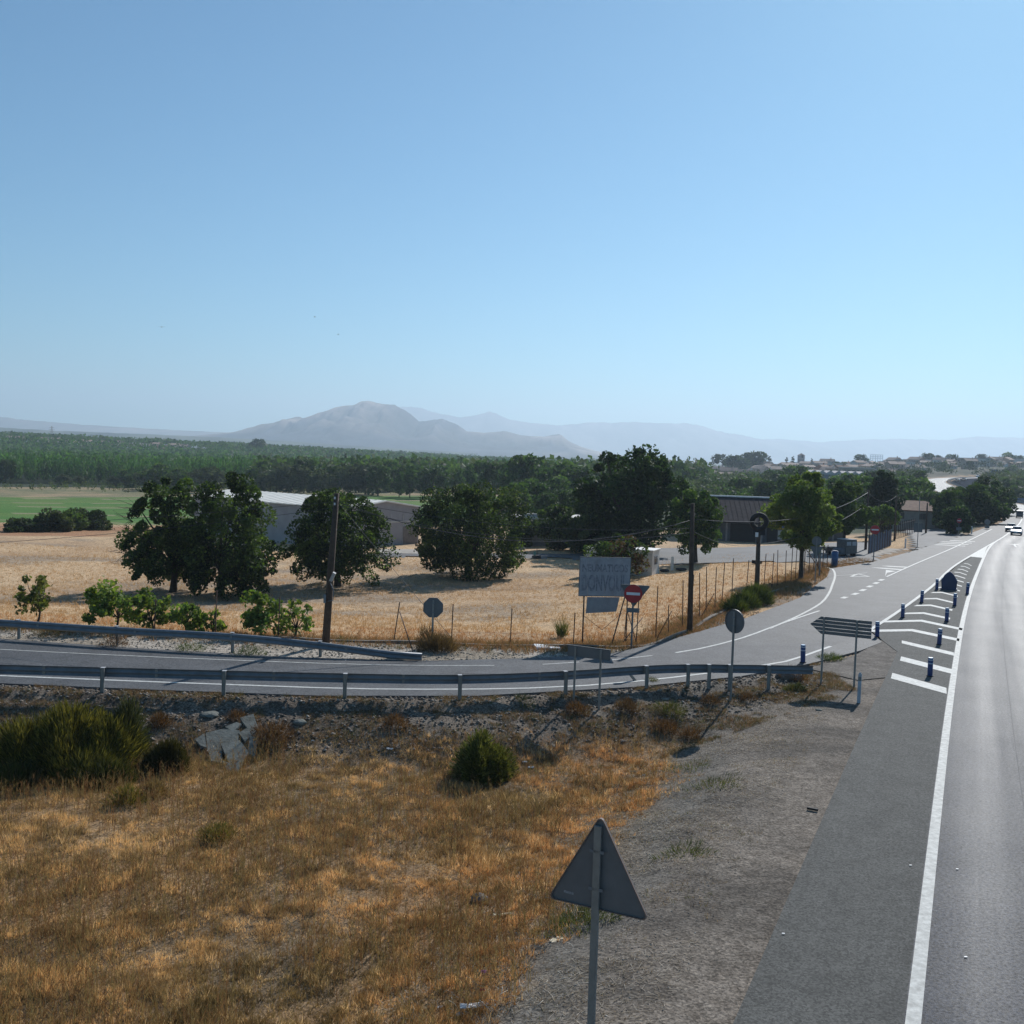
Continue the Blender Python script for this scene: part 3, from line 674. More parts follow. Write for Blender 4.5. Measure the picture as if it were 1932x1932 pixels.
# bare twigs hanging from the first tree and above it
def twigs(root, pts, n, name='bare_branch', L=1.2, col_=None, r0=.02):
    b = MB()
    for _ in range(n):
        p = Vector(rnd.choice(pts)); d = Vector((rnd.uniform(-1, -.2), rnd.uniform(-.5, .5), rnd.uniform(-.4, .5))); q = p
        pl = [q]
        for k in range(3):
            q = q+d*L*.33+Vector((rnd.uniform(-.1, .1), rnd.uniform(-.1, .1), rnd.uniform(-.15, .1))); pl.append(q)
        b.tube(pl, [r0, r0*.7, r0*.5, r0*.25], 3)
    return b.build(name, m_bark, root)
make_tree('shade_tree', (4.9, 109, hz(4.9, 109)), 'leafy tree in front of the white parapet of the farm house', 4.6, 4.6, 6000, .26, DARK, .2, .16, prof='round', clumps=40, cr=.33, hi=((.10, .14, .04), .15))
make_tree('shade_tree', (7.6, 105, hz(7.6, 105)), 'dark bushy tree left of the very large tree, shading the outbuilding', 4.4, 4.2, 6000, .26, DARK, .1, .16, prof='round', clumps=40, cr=.33)
make_tree('shade_tree', (1.2, 113, hz(1.2, 113)), 'low dark tree at the left end of the farm house', 3.6, 2.6, 3500, .26, DARK, .1, .12, prof='round', clumps=30, cr=.33)
fts = [o for o in SC.objects if o.name.startswith('field_tree')]
twigs(fts[0], [(-2.6, -.3, z) for z in (2.6, 3.2, 3.8, 4.6)]+[(-2.9, .4, 2.2), (-2.2, 0, 5.4), (-2.6, 0, 1.6)], 60, L=1.7)
p_ = (15.0, 107.5); z_ = hz(*p_)
H_ = top_z(*p_, 846)-z_
make_tree('large_tree', (11.9, 106, hz(11.9, 106)), 'very large dark green tree towering behind the white huts', 10.6, H_-.4, 27000, .30, [(.022, .042, .016), (.03, .055, .02), (.04, .07, .024)], .3, .45, prof='round', clumps=170, cr=.2, hi=((.07, .11, .03), .08))
make_tree('yard_tree', (16.4, 92.7, hz(16.4, 92.7)), 'dense green tree beside the tarmac yard, right of the very large tree', 5.0, 6.0, 13000, .2, [(.035, .065, .02), (.05, .09, .025), (.07, .12, .03)], 1.0, .2, prof='dome', clumps=80, cr=.24, hi=((.13, .18, .04), .12), off=(-.3, 0))
make_tree('bushy_tree', (8.1, 80.0, hz(8.1, 80.0)), 'small bushy tree with reddish foliage behind the weathered billboard', 4.0, 2.9, 6500, .2, [(.05, .085, .025), (.04, .06, .022), (.09, .05, .03)], .4, .1, prof='round', clumps=36, cr=.36, hi=((.14, .19, .05), .15))
# pines beside the slip road
PINE = [(.13, .175, .05), (.16, .20, .055), (.10, .145, .04), (.19, .22, .06)]
x_, y_ = 20.9, 75.1; H_ = top_z(x_, y_, 892)-hz(x_, y_)
make_tree('pine_tree', (x_, y_, hz(x_, y_)), 'light green pine on a bare trunk, nearest to the slip road', 5.2, H_-2.4, 21000, .17, PINE, 2.4, .17, prof='pine', clumps=85, cr=.24, hi=((.16, .19, .05), .15), nl=16)
x_, y_ = 32.6, 102.5; H_ = top_z(x_, y_, 909)-hz(x_, y_)
make_tree('pine_tree', (x_, y_, hz(x_, y_)), 'darker green pine just behind the nearest pine', 4.4, H_-1.9, 15000, .2, [(.07, .105, .03), (.09, .13, .035)], 1.9, .17, prof='pine', clumps=60, cr=.27, hi=((.10, .14, .04), .1), nl=12)
x_, y_ = 49.5, 140; H_ = top_z(x_, y_, 882)-hz(x_, y_)
make_tree('dark_tree', (x_, y_, hz(x_, y_)), 'tall blackish evergreen standing behind the round stone pine', 4.6, H_-.5, 9000, .3, [(.018, .034, .018), (.025, .042, .02)], .5, .25, prof='column', clumps=60, cr=.34)
x_, y_ = 43.6, 124; H_ = top_z(x_, y_, 958)-hz(x_, y_)
make_tree('stone_pine', (x_, y_, hz(x_, y_)), 'small bright green stone pine with a round crown by the utility pole', 3.6, 2.1, 5000, .2, [(.07, .12, .03), (.09, .14, .035)], max(.6, H_-2.1), .13, prof='round', clumps=30, cr=.34, hi=((.15, .2, .05), .15))
# the group of trees where the highway bends
for u_, d_, vt, W_, lab in ((1786, 146, 928, 4.6, 'dense dark tree at the left end of the group by the far junction'), (1806, 133, 958, 3.6, 'low leafy tree behind the far red no entry sign'),
                            (1822, 160, 915, 7.2, 'tall dark tree in the middle of the group by the highway bend'), (1852, 178, 903, 8.0, 'tallest leafy tree of the group by the highway bend'),
                            (1862, 160, 940, 5.6, 'round dark tree behind the small round road sign'), (1882, 190, 922, 6.0, 'rightmost tree of the group, overhanging the highway bend')):
    x_ = (u_-966)/FPX*d_; z_ = hz(x_, d_); H_ = top_z(x_, d_, vt)-z_
    make_tree('roadside_tree', (x_, d_, z_), lab, W_, H_-.2, int(1500*W_), .30, [(.03, .055, .02), (.04, .07, .025), (.055, .09, .03)], .1, .2, group='trees grouped at the highway bend', prof='round', clumps=42, cr=.34, hi=((.10, .14, .04), .12))

# small fig trees by the fence
def fig(base, W, H, off, label, n=1700, pal=((.13, .19, .045), (.18, .23, .05), (.10, .15, .035))):
    return make_tree('fig_tree', (base[0], base[1], hz(*base)), label, W, H*.82, n, .15, pal, H*.22, .055, group='young fig trees along the roadside fence', prof='flat', clumps=24, cr=.34, nl=12, off=(off, 0), hi=((.22, .24, .05), .25), hollow=.2)
fig((-21.5, 47.6), 1.8, 2.2, -.15, 'sparse yellowing young tree behind the guardrail at the left edge', n=900, pal=((.13, .14, .04), (.17, .16, .05), (.08, .09, .03)))
fig((-17.6, 46.8), 2.9, 2.05, -.1, 'fullest young green fig tree, second from the left behind the guardrail', n=2600)
fig((-15.9, 46.6), 1.5, 1.6, 0, 'narrow young fig tree touching the right side of the fullest one', n=800)
fig((-14.3, 46.3), 1.9, 1.45, .2, 'low sprawling young fig tree with a crooked stem', n=1100)
fig((-13.1, 46.2), 1.1, 1.0, 0, 'tiniest young fig tree, right of the crooked one', n=420)
fig((-10.9, 45.9), 2.2, 1.75, 0, 'young fig tree with a forked stem nearest to the leaning wooden pole', n=1900)
fig((-9.4, 46.0), 1.5, 1.6, .1, 'thin open young fig tree beside a fence post, closest to the leaning pole', n=420)

# shrubs made of upright stems (broom and dry weeds)
def broom(name, parts, label, pal, blade=.26, wd=.016, cat='shrub', group=None, stems=True, kind=None, upd=.85, mat_=None):
    """parts: (x, y, radius, height, n)"""
    x0, y0 = parts[0][0], parts[0][1]; z0 = hz(x0, y0); P = []; T = []; D = []
    for (x, y, r, H, n) in parts:
        d = NR.normal(size=(n, 3)); d[:, 2] = np.abs(d[:, 2]); d /= np.linalg.norm(d, axis=1)[:, None]
        q = NR.random(n)**.35
        lob = 1+.22*np.sin(np.arctan2(d[:, 1], d[:, 0])*3+x)+.15*np.sin(np.arctan2(d[:, 1], d[:, 0])*7+y)
        p = d*q[:, None]*np.stack([r*lob, r*lob, H*(.8+.2*lob)], 1)
        zz = h(x+p[:, 0], y+p[:, 1])
        P.append(np.stack([x+p[:, 0]-x0, y+p[:, 1]-y0, zz+p[:, 2]*.93-z0], 1)); dd = d*np.array([1, 1, .5]); dd[:, 2] += upd; D.append(dd/np.linalg.norm(dd, axis=1)[:, None])
        T.append(pick(pal, n, .3))
    P = np.concatenate(P); D = np.concatenate(D); T = np.concatenate(T); n = len(P)
    a = D+NR.normal(size=(n, 3))*.2; a /= np.linalg.norm(a, axis=1)[:, None]
    b = NR.normal(size=(n, 3)); b -= (b*a).sum(1)[:, None]*a; b /= np.linalg.norm(b, axis=1)[:, None]
    L_ = (blade*NR.uniform(.6, 1.3, n))[:, None]
    V = np.stack([P-b*wd, P+b*wd, P+a*L_], 1).reshape(-1, 3)
    o = inst(name, np_mesh(name, V, np.arange(3*n).reshape(n, 3), mat_ or m_broom, tint=np.repeat(T, 3, 0)), None, (x0, y0, z0))
    return tag(o, label, cat, group, kind)
def gp(u, v): p = G(u, v, -.9); return p
BR = [(.12, .12, .03), (.19, .18, .042), (.28, .25, .06), (.08, .085, .026)]
def B(u, v, r, H, n): p = gp(u, v); return (p[0], p[1]+r*.55, r, H, n)
broom('broom_shrub', [B(112, 1466, 1.25, 1.9, 17000), B(30, 1463, .95, 1.5, 9000), B(185, 1460, .9, 1.6, 10000), B(150, 1478, .85, .9, 5000)], 'largest dark green broom shrub at the left edge of the waste ground', BR)
broom('broom_shrub', [B(232, 1445, .5, 1.9, 4200)], 'feathery grey green shrub against the right flank of the largest broom', [(.07, .085, .04), (.10, .11, .06)], blade=.3)
broom('broom_shrub', [B(20, 1490, .65, .55, 2200)], 'low green broom at the left frame edge below the largest one', [(.06, .075, .02), (.08, .09, .03)])
broom('broom_shrub', [B(185, 1488, .75, .6, 3200)], 'low green broom growing at the foot of the largest one', [(.06, .07, .022), (.08, .085, .03)])
broom('broom_shrub', [B(312, 1462, .5, .9, 4600), B(286, 1462, .3, .6, 1200)], 'small dark broom shrub left of the broken concrete slabs', [(.05, .052, .018), (.07, .065, .025)])
broom('round_shrub', [B(900, 1478, .62, 1.15, 6500), B(930, 1474, .6, 1.0, 5500), B(905, 1470, .5, 1.42, 4500)], 'compact round dark green shrub alone in the middle of the waste ground', [(.10, .115, .032), (.15, .165, .045), (.22, .23, .065)], blade=.15, wd=.018, upd=.35)
YL = [(.24, .20, .05), (.16, .17, .05), (.30, .22, .08)]
broom('yellow_weed', [B(405, 1592, .42, .42, 900)], 'yellow green weed with dark base in the dry grass below the concrete slabs', YL, blade=.14, wd=.012, cat='weed')
broom('yellow_weed', [B(232, 1522, .45, .5, 1000)], 'pale yellow weed tuft just below the largest broom', YL, blade=.14, wd=.012, cat='weed')
broom('yellow_weed', [B(284, 1505, .4, .42, 800)], 'straw coloured weed tuft below the small dark broom', [(.28, .2, .1), (.22, .15, .08)], blade=.14, wd=.012, cat='weed')
broom('roadside_broom', [(13.4, 59.4, .7, .8, 2600), (14.4, 61.0, .8, 1.1, 3200), (12.6, 58.0, .6, .5, 1200)], 'bright green broom along the fence beside the slip road', [(.10, .14, .03), (.14, .18, .04), (.07, .09, .03)], blade=.4, wd=.02)
broom('dry_clump', [(-2.9, 43.6, .75, .6, 1500), (-3.4, 43.9, .4, 1.05, 300)], 'tall dry brown weeds around the foot of the octagonal sign', [(.2, .13, .07), (.14, .10, .06)], blade=.4, wd=.012, cat='weed')
broom('yucca_tuft', [(2.5, 48.8, .22, .35, 130)], 'lone spiky green tuft in the dry field left of the billboard', [(.16, .18, .06), (.12, .15, .05)], blade=.75, wd=.02, cat='weed', upd=2)
for (u_, v_, r_, H_, n_, c_, lab) in ((300, 1368, .3, .35, 600, 0, 'rust brown weed clump on the slope above the small dark broom'), (515, 1400, .6, .55, 1600, 0, 'dry reddish weed clump right of the concrete slabs'),
        (445, 1358, .3, .25, 400, 0, 'dry weed tuft above the concrete slabs'), (745, 1370, .4, .35, 700, 0, 'dark dry weed clump on the slope under the guardrail'),
        (1183, 1340, .35, .4, 700, 1, 'rust brown thistle clump beside the rear post of the rectangular sign'), (1255, 1378, .45, .32, 800, 0, 'flat reddish weed clump on the slope, centre right'),
        (1303, 1392, .35, .3, 600, 0, 'round reddish weed clump at the foot of the slope'), (1340, 1325, .35, .3, 500, 1, 'brown weed clump below the broken barrier end'),
        (1410, 1322, .3, .25, 400, 1, 'small brown weed clump right of the oval sign post'), (1088, 1345, .4, .35, 700, 0, 'dark brown weed clump below the rectangular sign'),
        (1230, 1290, .25, .2, 250, 2, 'green weed on the verge beneath the guardrail end'), (990, 1325, .3, .2, 300, 2, 'green yellow weed tuft on the slope'),
        (1265, 1345, .6, .3, 900, 2, 'sprawling green weeds on the slope right of the rectangular sign'), (1500, 1303, .4, .22, 700, 2, 'green weed patch left of the arrow sign'),
        (1565, 1245, .55, .28, 800, 3, 'fresh green weed patch behind the arrow sign'), (1100, 1735, .8, .05, 900, 5, 'green creeping weeds beside the triangular sign'),
        (1290, 1610, .6, .04, 260, 5, 'thin green weeds on the gravel to the right of the triangular sign'), (1350, 1480, .8, .04, 300, 5, 'green weed patch at the edge of the gravel'),
        (1300, 1450, .7, .04, 200, 5, 'thin green weed patch where gravel meets dry grass'), (1500, 1285, .55, .6, 900, 0, 'dead brown bush in front of the last guardrail post'),
        (95, 1200, .7, .6, 900, 4, 'grey green dry bush behind the far guardrail at the left'), (15, 1190, .7, .5, 700, 4, 'dry grass clump behind the far guardrail, left edge'),
        (215, 1220, .6, .45, 500, 0, 'brown weeds at the second post of the far guardrail'), (360, 1228, .7, .3, 500, 3, 'light green weeds under the far guardrail'),
        (470, 1236, .7, .35, 600, 3, 'green weeds around the third post of the far guardrail')):
    pal_ = ([(.16, .085, .045), (.22, .12, .06), (.10, .06, .035)], [(.17, .10, .06), (.12, .075, .05)], [(.15, .16, .05), (.10, .13, .04), (.2, .17, .08)], [(.11, .17, .05), (.08, .13, .04), (.14, .17, .06)], [(.16, .14, .08), (.2, .15, .09)], [(.12, .15, .06), (.15, .16, .07), (.10, .13, .05)])[c_]
    p = G(u_, v_, 0); broom('weed_clump', [(p[0], p[1], r_, H_, n_)], lab, pal_, blade=.16, wd=.008, cat=None if c_ == 5 else 'weed', kind='stuff' if c_ == 5 else None)

# ------------------------------------------------------------------ dry grass on the waste ground
def blades(n_t, sampler, keep, nb, hgt, spread, wd, palf, name, extra=None):
    x, y = sampler(n_t); k = keep(x, y); x = x[k]; y = y[k]; z = h(x, y); n = len(x)
    base = palf(x, y)
    X_ = np.repeat(np.stack([x, y, z-.02], 1), nb, 0); m = len(X_)
    ang = NR.uniform(0, 2*np.pi, m); rad = NR.random(m)*spread
    X_[:, 0] += np.cos(ang)*rad; X_[:, 1] += np.sin(ang)*rad
    hh = np.repeat(hgt(x, y)*NR.uniform(.6, 1.4, n), nb)*NR.uniform(.5, 1.2, m)
    ln = NR.normal(size=(m, 2))*.42
    tip = X_+np.stack([ln[:, 0]*hh, ln[:, 1]*hh, hh], 1)
    wa = NR.uniform(0, np.pi, m); W_ = np.stack([np.cos(wa), np.sin(wa)*.4, 0*wa], 1)*wd*NR.uniform(.6, 1.4, (m, 1))
    V = np.stack([X_-W_, X_+W_, tip], 1).reshape(-1, 3)
    T = np.repeat(np.repeat(base, nb, 0)*NR.uniform(.7, 1.3, (m, 1)), 3, 0)
    o = inst(name, np_mesh(name, V, np.arange(3*m).reshape(m, 3), m_grass, tint=T)); o['kind'] = 'stuff'; return o
def near_sampler(n):
    # denser close to the viewer
    y = 11+24.5*NR.random(n)**1.0; w_ = .52*y+1.2
    return (-w_+NR.random(n)*(w_+.36*y), y)
def dists(x, y):
    return pl_dist(x, y, NEAR_E)[0], pl_dist(x, y, A_EDGE)[0]
def keep_near(x, y):
    dB, dA = dists(x, y); f = inpoly(x, y, FORE); gw = np.interp(y, [10, 20, 30, 40], [3.4, 3.9, 4.4, 7])
    n = fbm(x, y, 1.1, 61); dn = fbm(x, y, .5, 63)
    p = sm(2.2, 4.2, dB+1.4*(n-.5))*sm(gw-.3, gw+1.3, dA+1.6*(n-.5))
    return f & (NR.random(len(x)) < p*(.5+.9*sm(.32, .56, dn)))
def pal_near(x, y):
    a = np.array([(.58, .41, .205)]); b = np.array([(.50, .285, .125)]); c = np.array([(.25, .185, .085)]); d = np.array([(.76, .58, .34)])
    n = fbm(x, y, 3.5, 65)[:, None]; m_ = fbm(x, y, 1.3, 67)[:, None]; q = NR.random((len(x), 1))
    right = sm(-9, 3, x-.12*(y-20))[:, None]
    c0 = a*(1-right)+b*right
    t = np.clip((n-.45)*6, 0, 1); c1 = c0*(1-t)+c*t
    c1 = np.where(q < .16, d, c1); c1 = np.where((m_ > .6) & (q > .6), c*.9, c1)
    return c1*(.55+.8*sm(.3, .68, fbm(x, y, .35, 69, 3)))[:, None]
def h_near(x, y): return .055+.11*sm(.35, .72, fbm(x, y, .45, 71, 3))+.08*sm(.5, .75, fbm(x, y, 4, 73))
blades(152000, near_sampler, keep_near, 6, h_near, .08, .0075, pal_near, 'dry_grass')
# tall thin dead stalks with seed heads
def stalks(n):
    x, y = near_sampler(n); k = keep_near(x, y) & (NR.random(len(x)) < .12+.8*sm(.42, .62, fbm(x, y, 2.4, 75))); x = x[k]; y = y[k]; z = h(x, y); n = len(x)
    P = []; T = []
    c = np.where(NR.random((n, 1)) < .5, np.array([(.24, .19, .09)]), np.array([(.20, .12, .06)]))
    for lvl in range(6):
        m = n; H = NR.uniform(.3, .6, m)
        if lvl == 0: b0 = np.stack([x, y, z], 1); tip = b0+np.stack([NR.normal(size=m)*.05, NR.normal(size=m)*.05, H], 1); main = (b0, tip, H)
        else:
            t = NR.uniform(.35, .95, (m, 1)); b0 = main[0]*(1-t)+main[1]*t
            tip = b0+np.stack([NR.normal(size=m)*.06, NR.normal(size=m)*.06, NR.uniform(.05, .16, m)], 1)
        w_ = np.stack([NR.choice([-1, 1], m)*.0055, 0*H, 0*H], 1)
        P.append(np.stack([b0-w_, b0+w_, tip], 1)); T.append(np.repeat(c*NR.uniform(.7, 1.3, (m, 1)), 3, 0))
    P = np.concatenate(P).reshape(-1, 3); T = np.concatenate(T)
    o = inst('dead_stalks', np_mesh('dead_stalks', P, np.arange(len(P)).reshape(-1, 3), m_grass, tint=T)); o['kind'] = 'stuff'
stalks(40000)
# sparse dry grass of the field, verge and slope
def fld_s(n):
    y = 44+60*NR.random(n)**1.5; return (NR.uniform(-.55, .26, n)*y, y)
def keep_f(x, y):
    s, sg, _ = pl_dist(x, y, B_LINE); s = s*sg; return (s > .2) & ~inpoly(x, y, SIDE_POLY) & (fbm(x, y, 2, 81)+.5*fbm(x, y, 8, 83) > .62)
def pal_f(x, y):
    n = fbm(x, y, 5, 85)[:, None]; s = pl_dist(x, y, B_LINE)[0][:, None]
    c = np.array([(.56, .39, .22)])*(1-n)+np.array([(.44, .29, .15)])*n
    return np.where(s < 5, c*np.array([(.95, .8, .7)]), c)
blades(42000, fld_s, keep_f, 4, lambda x, y: .10+.12*fbm(x, y, 3, 87), .15, .014, pal_f, 'field_grass')
def ver_s(n):
    t = NR.random(n)*(len(B_LINE)-12-5)+2; i = t.astype(int); f = (t-i)[:, None]
    P = B_LINE[i]*(1-f)+B_LINE[i+1]*f; return (P[:, 0]+NR.normal(size=n)*.9, P[:, 1]+NR.normal(size=n)*.9)
def keep_v(x, y): return ~inpoly(x, y, SIDE_POLY) & (y < 130)
blades(16000, ver_s, keep_v, 5, lambda x, y: .10+.22*fbm(x, y, 2, 89), .12, .012, lambda x, y: np.where(NR.random((len(x), 1)) < .25, np.array([(.12, .12, .05)]), np.array([(.30, .18, .09)])), 'verge_grass')
def slope_s(n):
    x = NR.uniform(-22, 13, n); yb = np.interp(x, NEAR_E[:, 0], NEAR_E[:, 1]); return (x, yb-NR.random(n)*5.5)
def keep_s(x, y): return inpoly(x, y, FORE) & (fbm(x, y, .9, 91) > .5)
blades(42000, slope_s, keep_s, 6, lambda x, y: .05+.12*fbm(x, y, .8, 93), .10, .007, lambda x, y: pick([(.2, .12, .06), (.13, .10, .05), (.3, .22, .13), (.10, .12, .05), (.17, .13, .09)], len(x)), 'slope_weeds')
def straw_s(n):
    y = 11+27*NR.random(n); xe = np.interp(y, A_EDGE[:5, 1], A_EDGE[:5, 0]); return (xe-1.2-5.5*NR.random(n)**.8, y)
blades(16000, straw_s, lambda x, y: inpoly(x, y, FORE) & (fbm(x, y, 1.0, 97) > .5), 4, lambda x, y: .03+.05*fbm(x, y, .8, 99), .07, .006, lambda x, y: pick([(.3, .22, .13), (.2, .15, .09), (.13, .15, .06), (.4, .33, .22)], len(x)), 'gravel_weeds')
# loose straw and stones on gravel and slope
def litterbits(n, sampler, keep, name, mt, sz, pal_, flat=1):
    x, y = sampler(n); k = keep(x, y); x = x[k]; y = y[k]; n = len(x); z = h(x, y)+.012
    P = np.stack([x, y, z], 1); a = NR.uniform(0, 2*np.pi, n); L_ = sz*NR.uniform(.5, 1.8, (n, 1))
    d = np.stack([np.cos(a), np.sin(a), NR.normal(size=n)*.12], 1)*L_; w_ = np.stack([-np.sin(a), np.cos(a), 0*a], 1)*.006
    V = np.stack([P-d-w_, P-d+w_, P+d], 1).reshape(-1, 3)
    o = inst(name, np_mesh(name, V, np.arange(3*n).reshape(n, 3), m_grass, tint=np.repeat(pick(pal_, n), 3, 0))); o['kind'] = 'stuff'
litterbits(26000, straw_s, lambda x, y: (fbm(x, y, 1.5, 95) > .42) & inpoly(x, y, FORE), 'loose_straw', m_grass, .07, [(.36, .30, .22), (.22, .18, .13), (.5, .45, .38)])
def stones(n, sampler, keep, name, mt, smin, smax, tintp, mt_=None):
    x, y = sampler(n); k = keep(x, y); x = x[k]; y = y[k]; n = len(x); z = h(x, y)
    o8 = np.array([(1, 0, 0), (0, 1, 0), (-1, 0, 0), (0, -1, 0), (0, 0, 1), (0, 0, -1)], float)
    f8 = np.array([(0, 1, 4), (1, 2, 4), (2, 3, 4), (3, 0, 4), (1, 0, 5), (2, 1, 5), (3, 2, 5), (0, 3, 5)])
    s = (smin+(smax-smin)*NR.random(n)**3)[:, None, None]
    V = o8[None]*s*NR.uniform(.6, 1.3, (n, 6, 1))*np.array([1, 1, .6]); a = NR.uniform(0, np.pi, n); c_, s_ = np.cos(a)[:, None], np.sin(a)[:, None]
    V = np.stack([V[..., 0]*c_-V[..., 1]*s_, V[..., 0]*s_+V[..., 1]*c_, V[..., 2]], -1)+np.stack([x, y, z+s[:, 0, 0]*.3], 1)[:, None]
    F = (f8[None]+(np.arange(n)*6)[:, None, None]).reshape(-1, 3)
    o = inst(name, np_mesh(name, V.reshape(-1, 3), F, m_ground, tint=np.repeat(pick(tintp, n), 6, 0))); o['kind'] = 'stuff'
stones(15000, straw_s, lambda x, y: inpoly(x, y, FORE), 'gravel', m_stone, .005, .02, [(.36, .33, .3), (.45, .42, .38), (.25, .23, .21)])
stones(10000, lambda n: (lambda x: (x, np.interp(x, NEAR_E[:, 0], NEAR_E[:, 1])-.1-NR.random(n)**1.2*3.6))(NR.uniform(-22, 12, n)), lambda x, y: inpoly(x, y, FORE), 'slope_rubble', m_stone, .015, .085, [(.26, .225, .19), (.2, .17, .14), (.36, .32, .28), (.15, .125, .105)])
stones(5000, lambda n: (lambda x: (x, np.interp(x, FAR_E[:12, 0], FAR_E[:12, 1])+.1+NR.random(n)*3))(NR.uniform(-24, 14, n)), lambda x, y: ~inpoly(x, y, SIDE_POLY), 'verge_gravel', m_stone, .015, .07, [(.42, .38, .32), (.3, .27, .23)])

# ------------------------------------------------------------------ woods of the valley
PROTO = {}
def proto(key, W, H, n, leaf, pal, z0, r, **kw):
    me, cc = crown_mesh('crown', W, H-z0, n, leaf, pal, z0=z0, **kw)
    PROTO[key] = (me, trunk_mesh('trunk', H, r, cc, z0+(H-z0)*.2, nl=5, sides=6))
G1 = [(.038, .068, .024), (.055, .095, .03), (.075, .12, .036)]; G2 = [(.07, .085, .055), (.09, .105, .068)]; G3 = [(.06, .11, .03), (.08, .14, .038)]
proto('round', 8, 9, 2600, .62, G1, .6, .22, prof='round', clumps=36, cr=.34)
proto('wide', 10, 8, 2800, .66, G1, .4, .22, prof='flat', clumps=36, cr=.32)
proto('grey', 8, 8, 2600, .58, G2, .3, .2, prof='round', clumps=34, cr=.34)
proto('poplar', 5.4, 13, 2800, .58, G3, 1.0, .2, prof='column', clumps=44, cr=.36, up=.6)
proto('cypress', 2.6, 9, 2600, .42, [(.018, .034, .018), (.026, .045, .022)], .3, .16, prof='cone', clumps=90, cr=.26, up=.6)
proto('umbrella', 8, 9, 1500, .5, [(.025, .042, .02), (.035, .055, .025)], 4.5, .22, prof='flat', clumps=22, cr=.32)
DESC = {'round': 'rounded green tree', 'wide': 'broad dark green tree', 'grey': 'grey willow like tree', 'poplar': 'upright poplar', 'cypress': 'narrow dark cypress', 'umbrella': 'flat topped pine'}
NAMES = {'round': 'valley_tree', 'wide': 'valley_tree', 'grey': 'willow_tree', 'poplar': 'poplar_tree', 'cypress': 'cypress_tree', 'umbrella': 'umbrella_pine'}
def plant(key, x, y, H, wf, label, group, rz=None):
    ref = {'round': 9, 'wide': 8, 'grey': 8, 'poplar': 13, 'cypress': 9, 'umbrella': 9}[key]; s = H/ref
    root = empty(NAMES[key], (x, y, hz(x, y)-.1), rnd.uniform(0, 6.28) if rz is None else rz, label, 'tree', group, scale=(s*wf, s*wf, s))
    inst('crown', PROTO[key][0], root); inst('trunk', PROTO[key][1], root)
def vt(u, d, vtop): x = (u-966)/FPX*d; return x, d, top_z(x, d, vtop)-hz(x, d)
# the edge of the wood behind the crop fields, tree by tree
row = [(8, 376, 868, 'round'), (118, 352, 893, 'grey'), (150, 358, 896, 'grey'), (215, 346, 897, 'grey'), (240, 350, 888, 'wide'), (275, 338, 884, 'grey'), (300, 330, 879, 'wide'),
       (335, 322, 887, 'wide'), (368, 330, 884, 'grey'), (402, 318, 880, 'grey'), (500, 330, 873, 'wide'), (520, 318, 878, 'grey'), (548, 310, 872, 'grey'), (572, 318, 868, 'round'), (600, 300, 884, 'grey'), (628, 306, 880, 'round'), (660, 300, 873, 'grey'),
       (688, 304, 872, 'grey'), (712, 296, 880, 'round'), (740, 330, 872, 'wide'), (752, 290, 885, 'poplar'), (772, 288, 868, 'poplar'), (800, 292, 873, 'poplar'), (815, 284, 884, 'round'), (836, 296, 872, 'poplar'), (862, 286, 878, 'poplar'), (885, 292, 870, 'poplar'), (905, 300, 874, 'round'),
       (930, 270, 876, 'round'), (955, 262, 872, 'poplar'), (985, 240, 862, 'round'), (1003, 250, 868, 'wide'), (1020, 262, 872, 'poplar'), (1045, 236, 878, 'wide'), (1070, 250, 876, 'poplar'), (1092, 228, 884, 'round'), (1012, 178, 912, 'round'), (985, 190, 908, 'wide'), (1062, 172, 925, 'round'), (1040, 200, 905, 'wide'), (1085, 168, 930, 'round'), (962, 170, 915, 'wide'), (1030, 158, 932, 'round')]
sides = ['left of the warehouse', 'above the warehouse', 'above the broad tree', 'beside the giant tree']
k_ = 0
for (u_, d_, v_, key) in row:
    x_, y_, H_ = vt(u_, d_, v_); reg = sides[0] if u_ < 420 else sides[1] if u_ < 740 else sides[2] if u_ < 930 else sides[3]
    grp = DESC[key]+'s at the wood edge '+reg
    plant(key, x_, y_, H_, rnd.uniform(.9, 1.25) if key != 'poplar' else 1.0, '%s at the wood edge %s' % (DESC[key], reg), grp)
# right half: between the yard and the town
rowR = [(1325, 300, 905, 'round'), (1372, 255, 905, 'wide'), (1398, 246, 903, 'round'), (1425, 250, 907, 'wide'), (1352, 260, 918, 'grey'), (1440, 215, 908, 'round'), (1462, 225, 900, 'wide'), (1475, 330, 884, 'wide'), (1500, 340, 880, 'round'), (1455, 345, 890, 'grey'),
        (1530, 230, 905, 'round'), (1560, 200, 915, 'wide'), (1590, 180, 905, 'round'), (1610, 172, 916, 'round'), (1632, 176, 906, 'wide'), (1648, 165, 925, 'round'), (1605, 260, 898, 'wide'), (1640, 300, 890, 'round'), (1700, 205, 905, 'round'), (1722, 198, 910, 'wide'), (1742, 210, 912, 'round'), (1758, 190, 930, 'round'), (1705, 330, 893, 'wide'), (1732, 340, 888, 'round'),
        (1765, 215, 932, 'wide'), (1790, 230, 924, 'round'), (1830, 250, 913, 'round'), (1860, 260, 908, 'wide'), (1890, 270, 906, 'round'), (1915, 290, 918, 'wide'), (1940, 300, 914, 'round'), (1902, 330, 903, 'wide'), (1480, 200, 925, 'round'), (1300, 210, 930, 'round'), (1340, 180, 940, 'grey'), (1378, 190, 932, 'round'), (1408, 185, 935, 'wide'), (1436, 180, 938, 'round')]
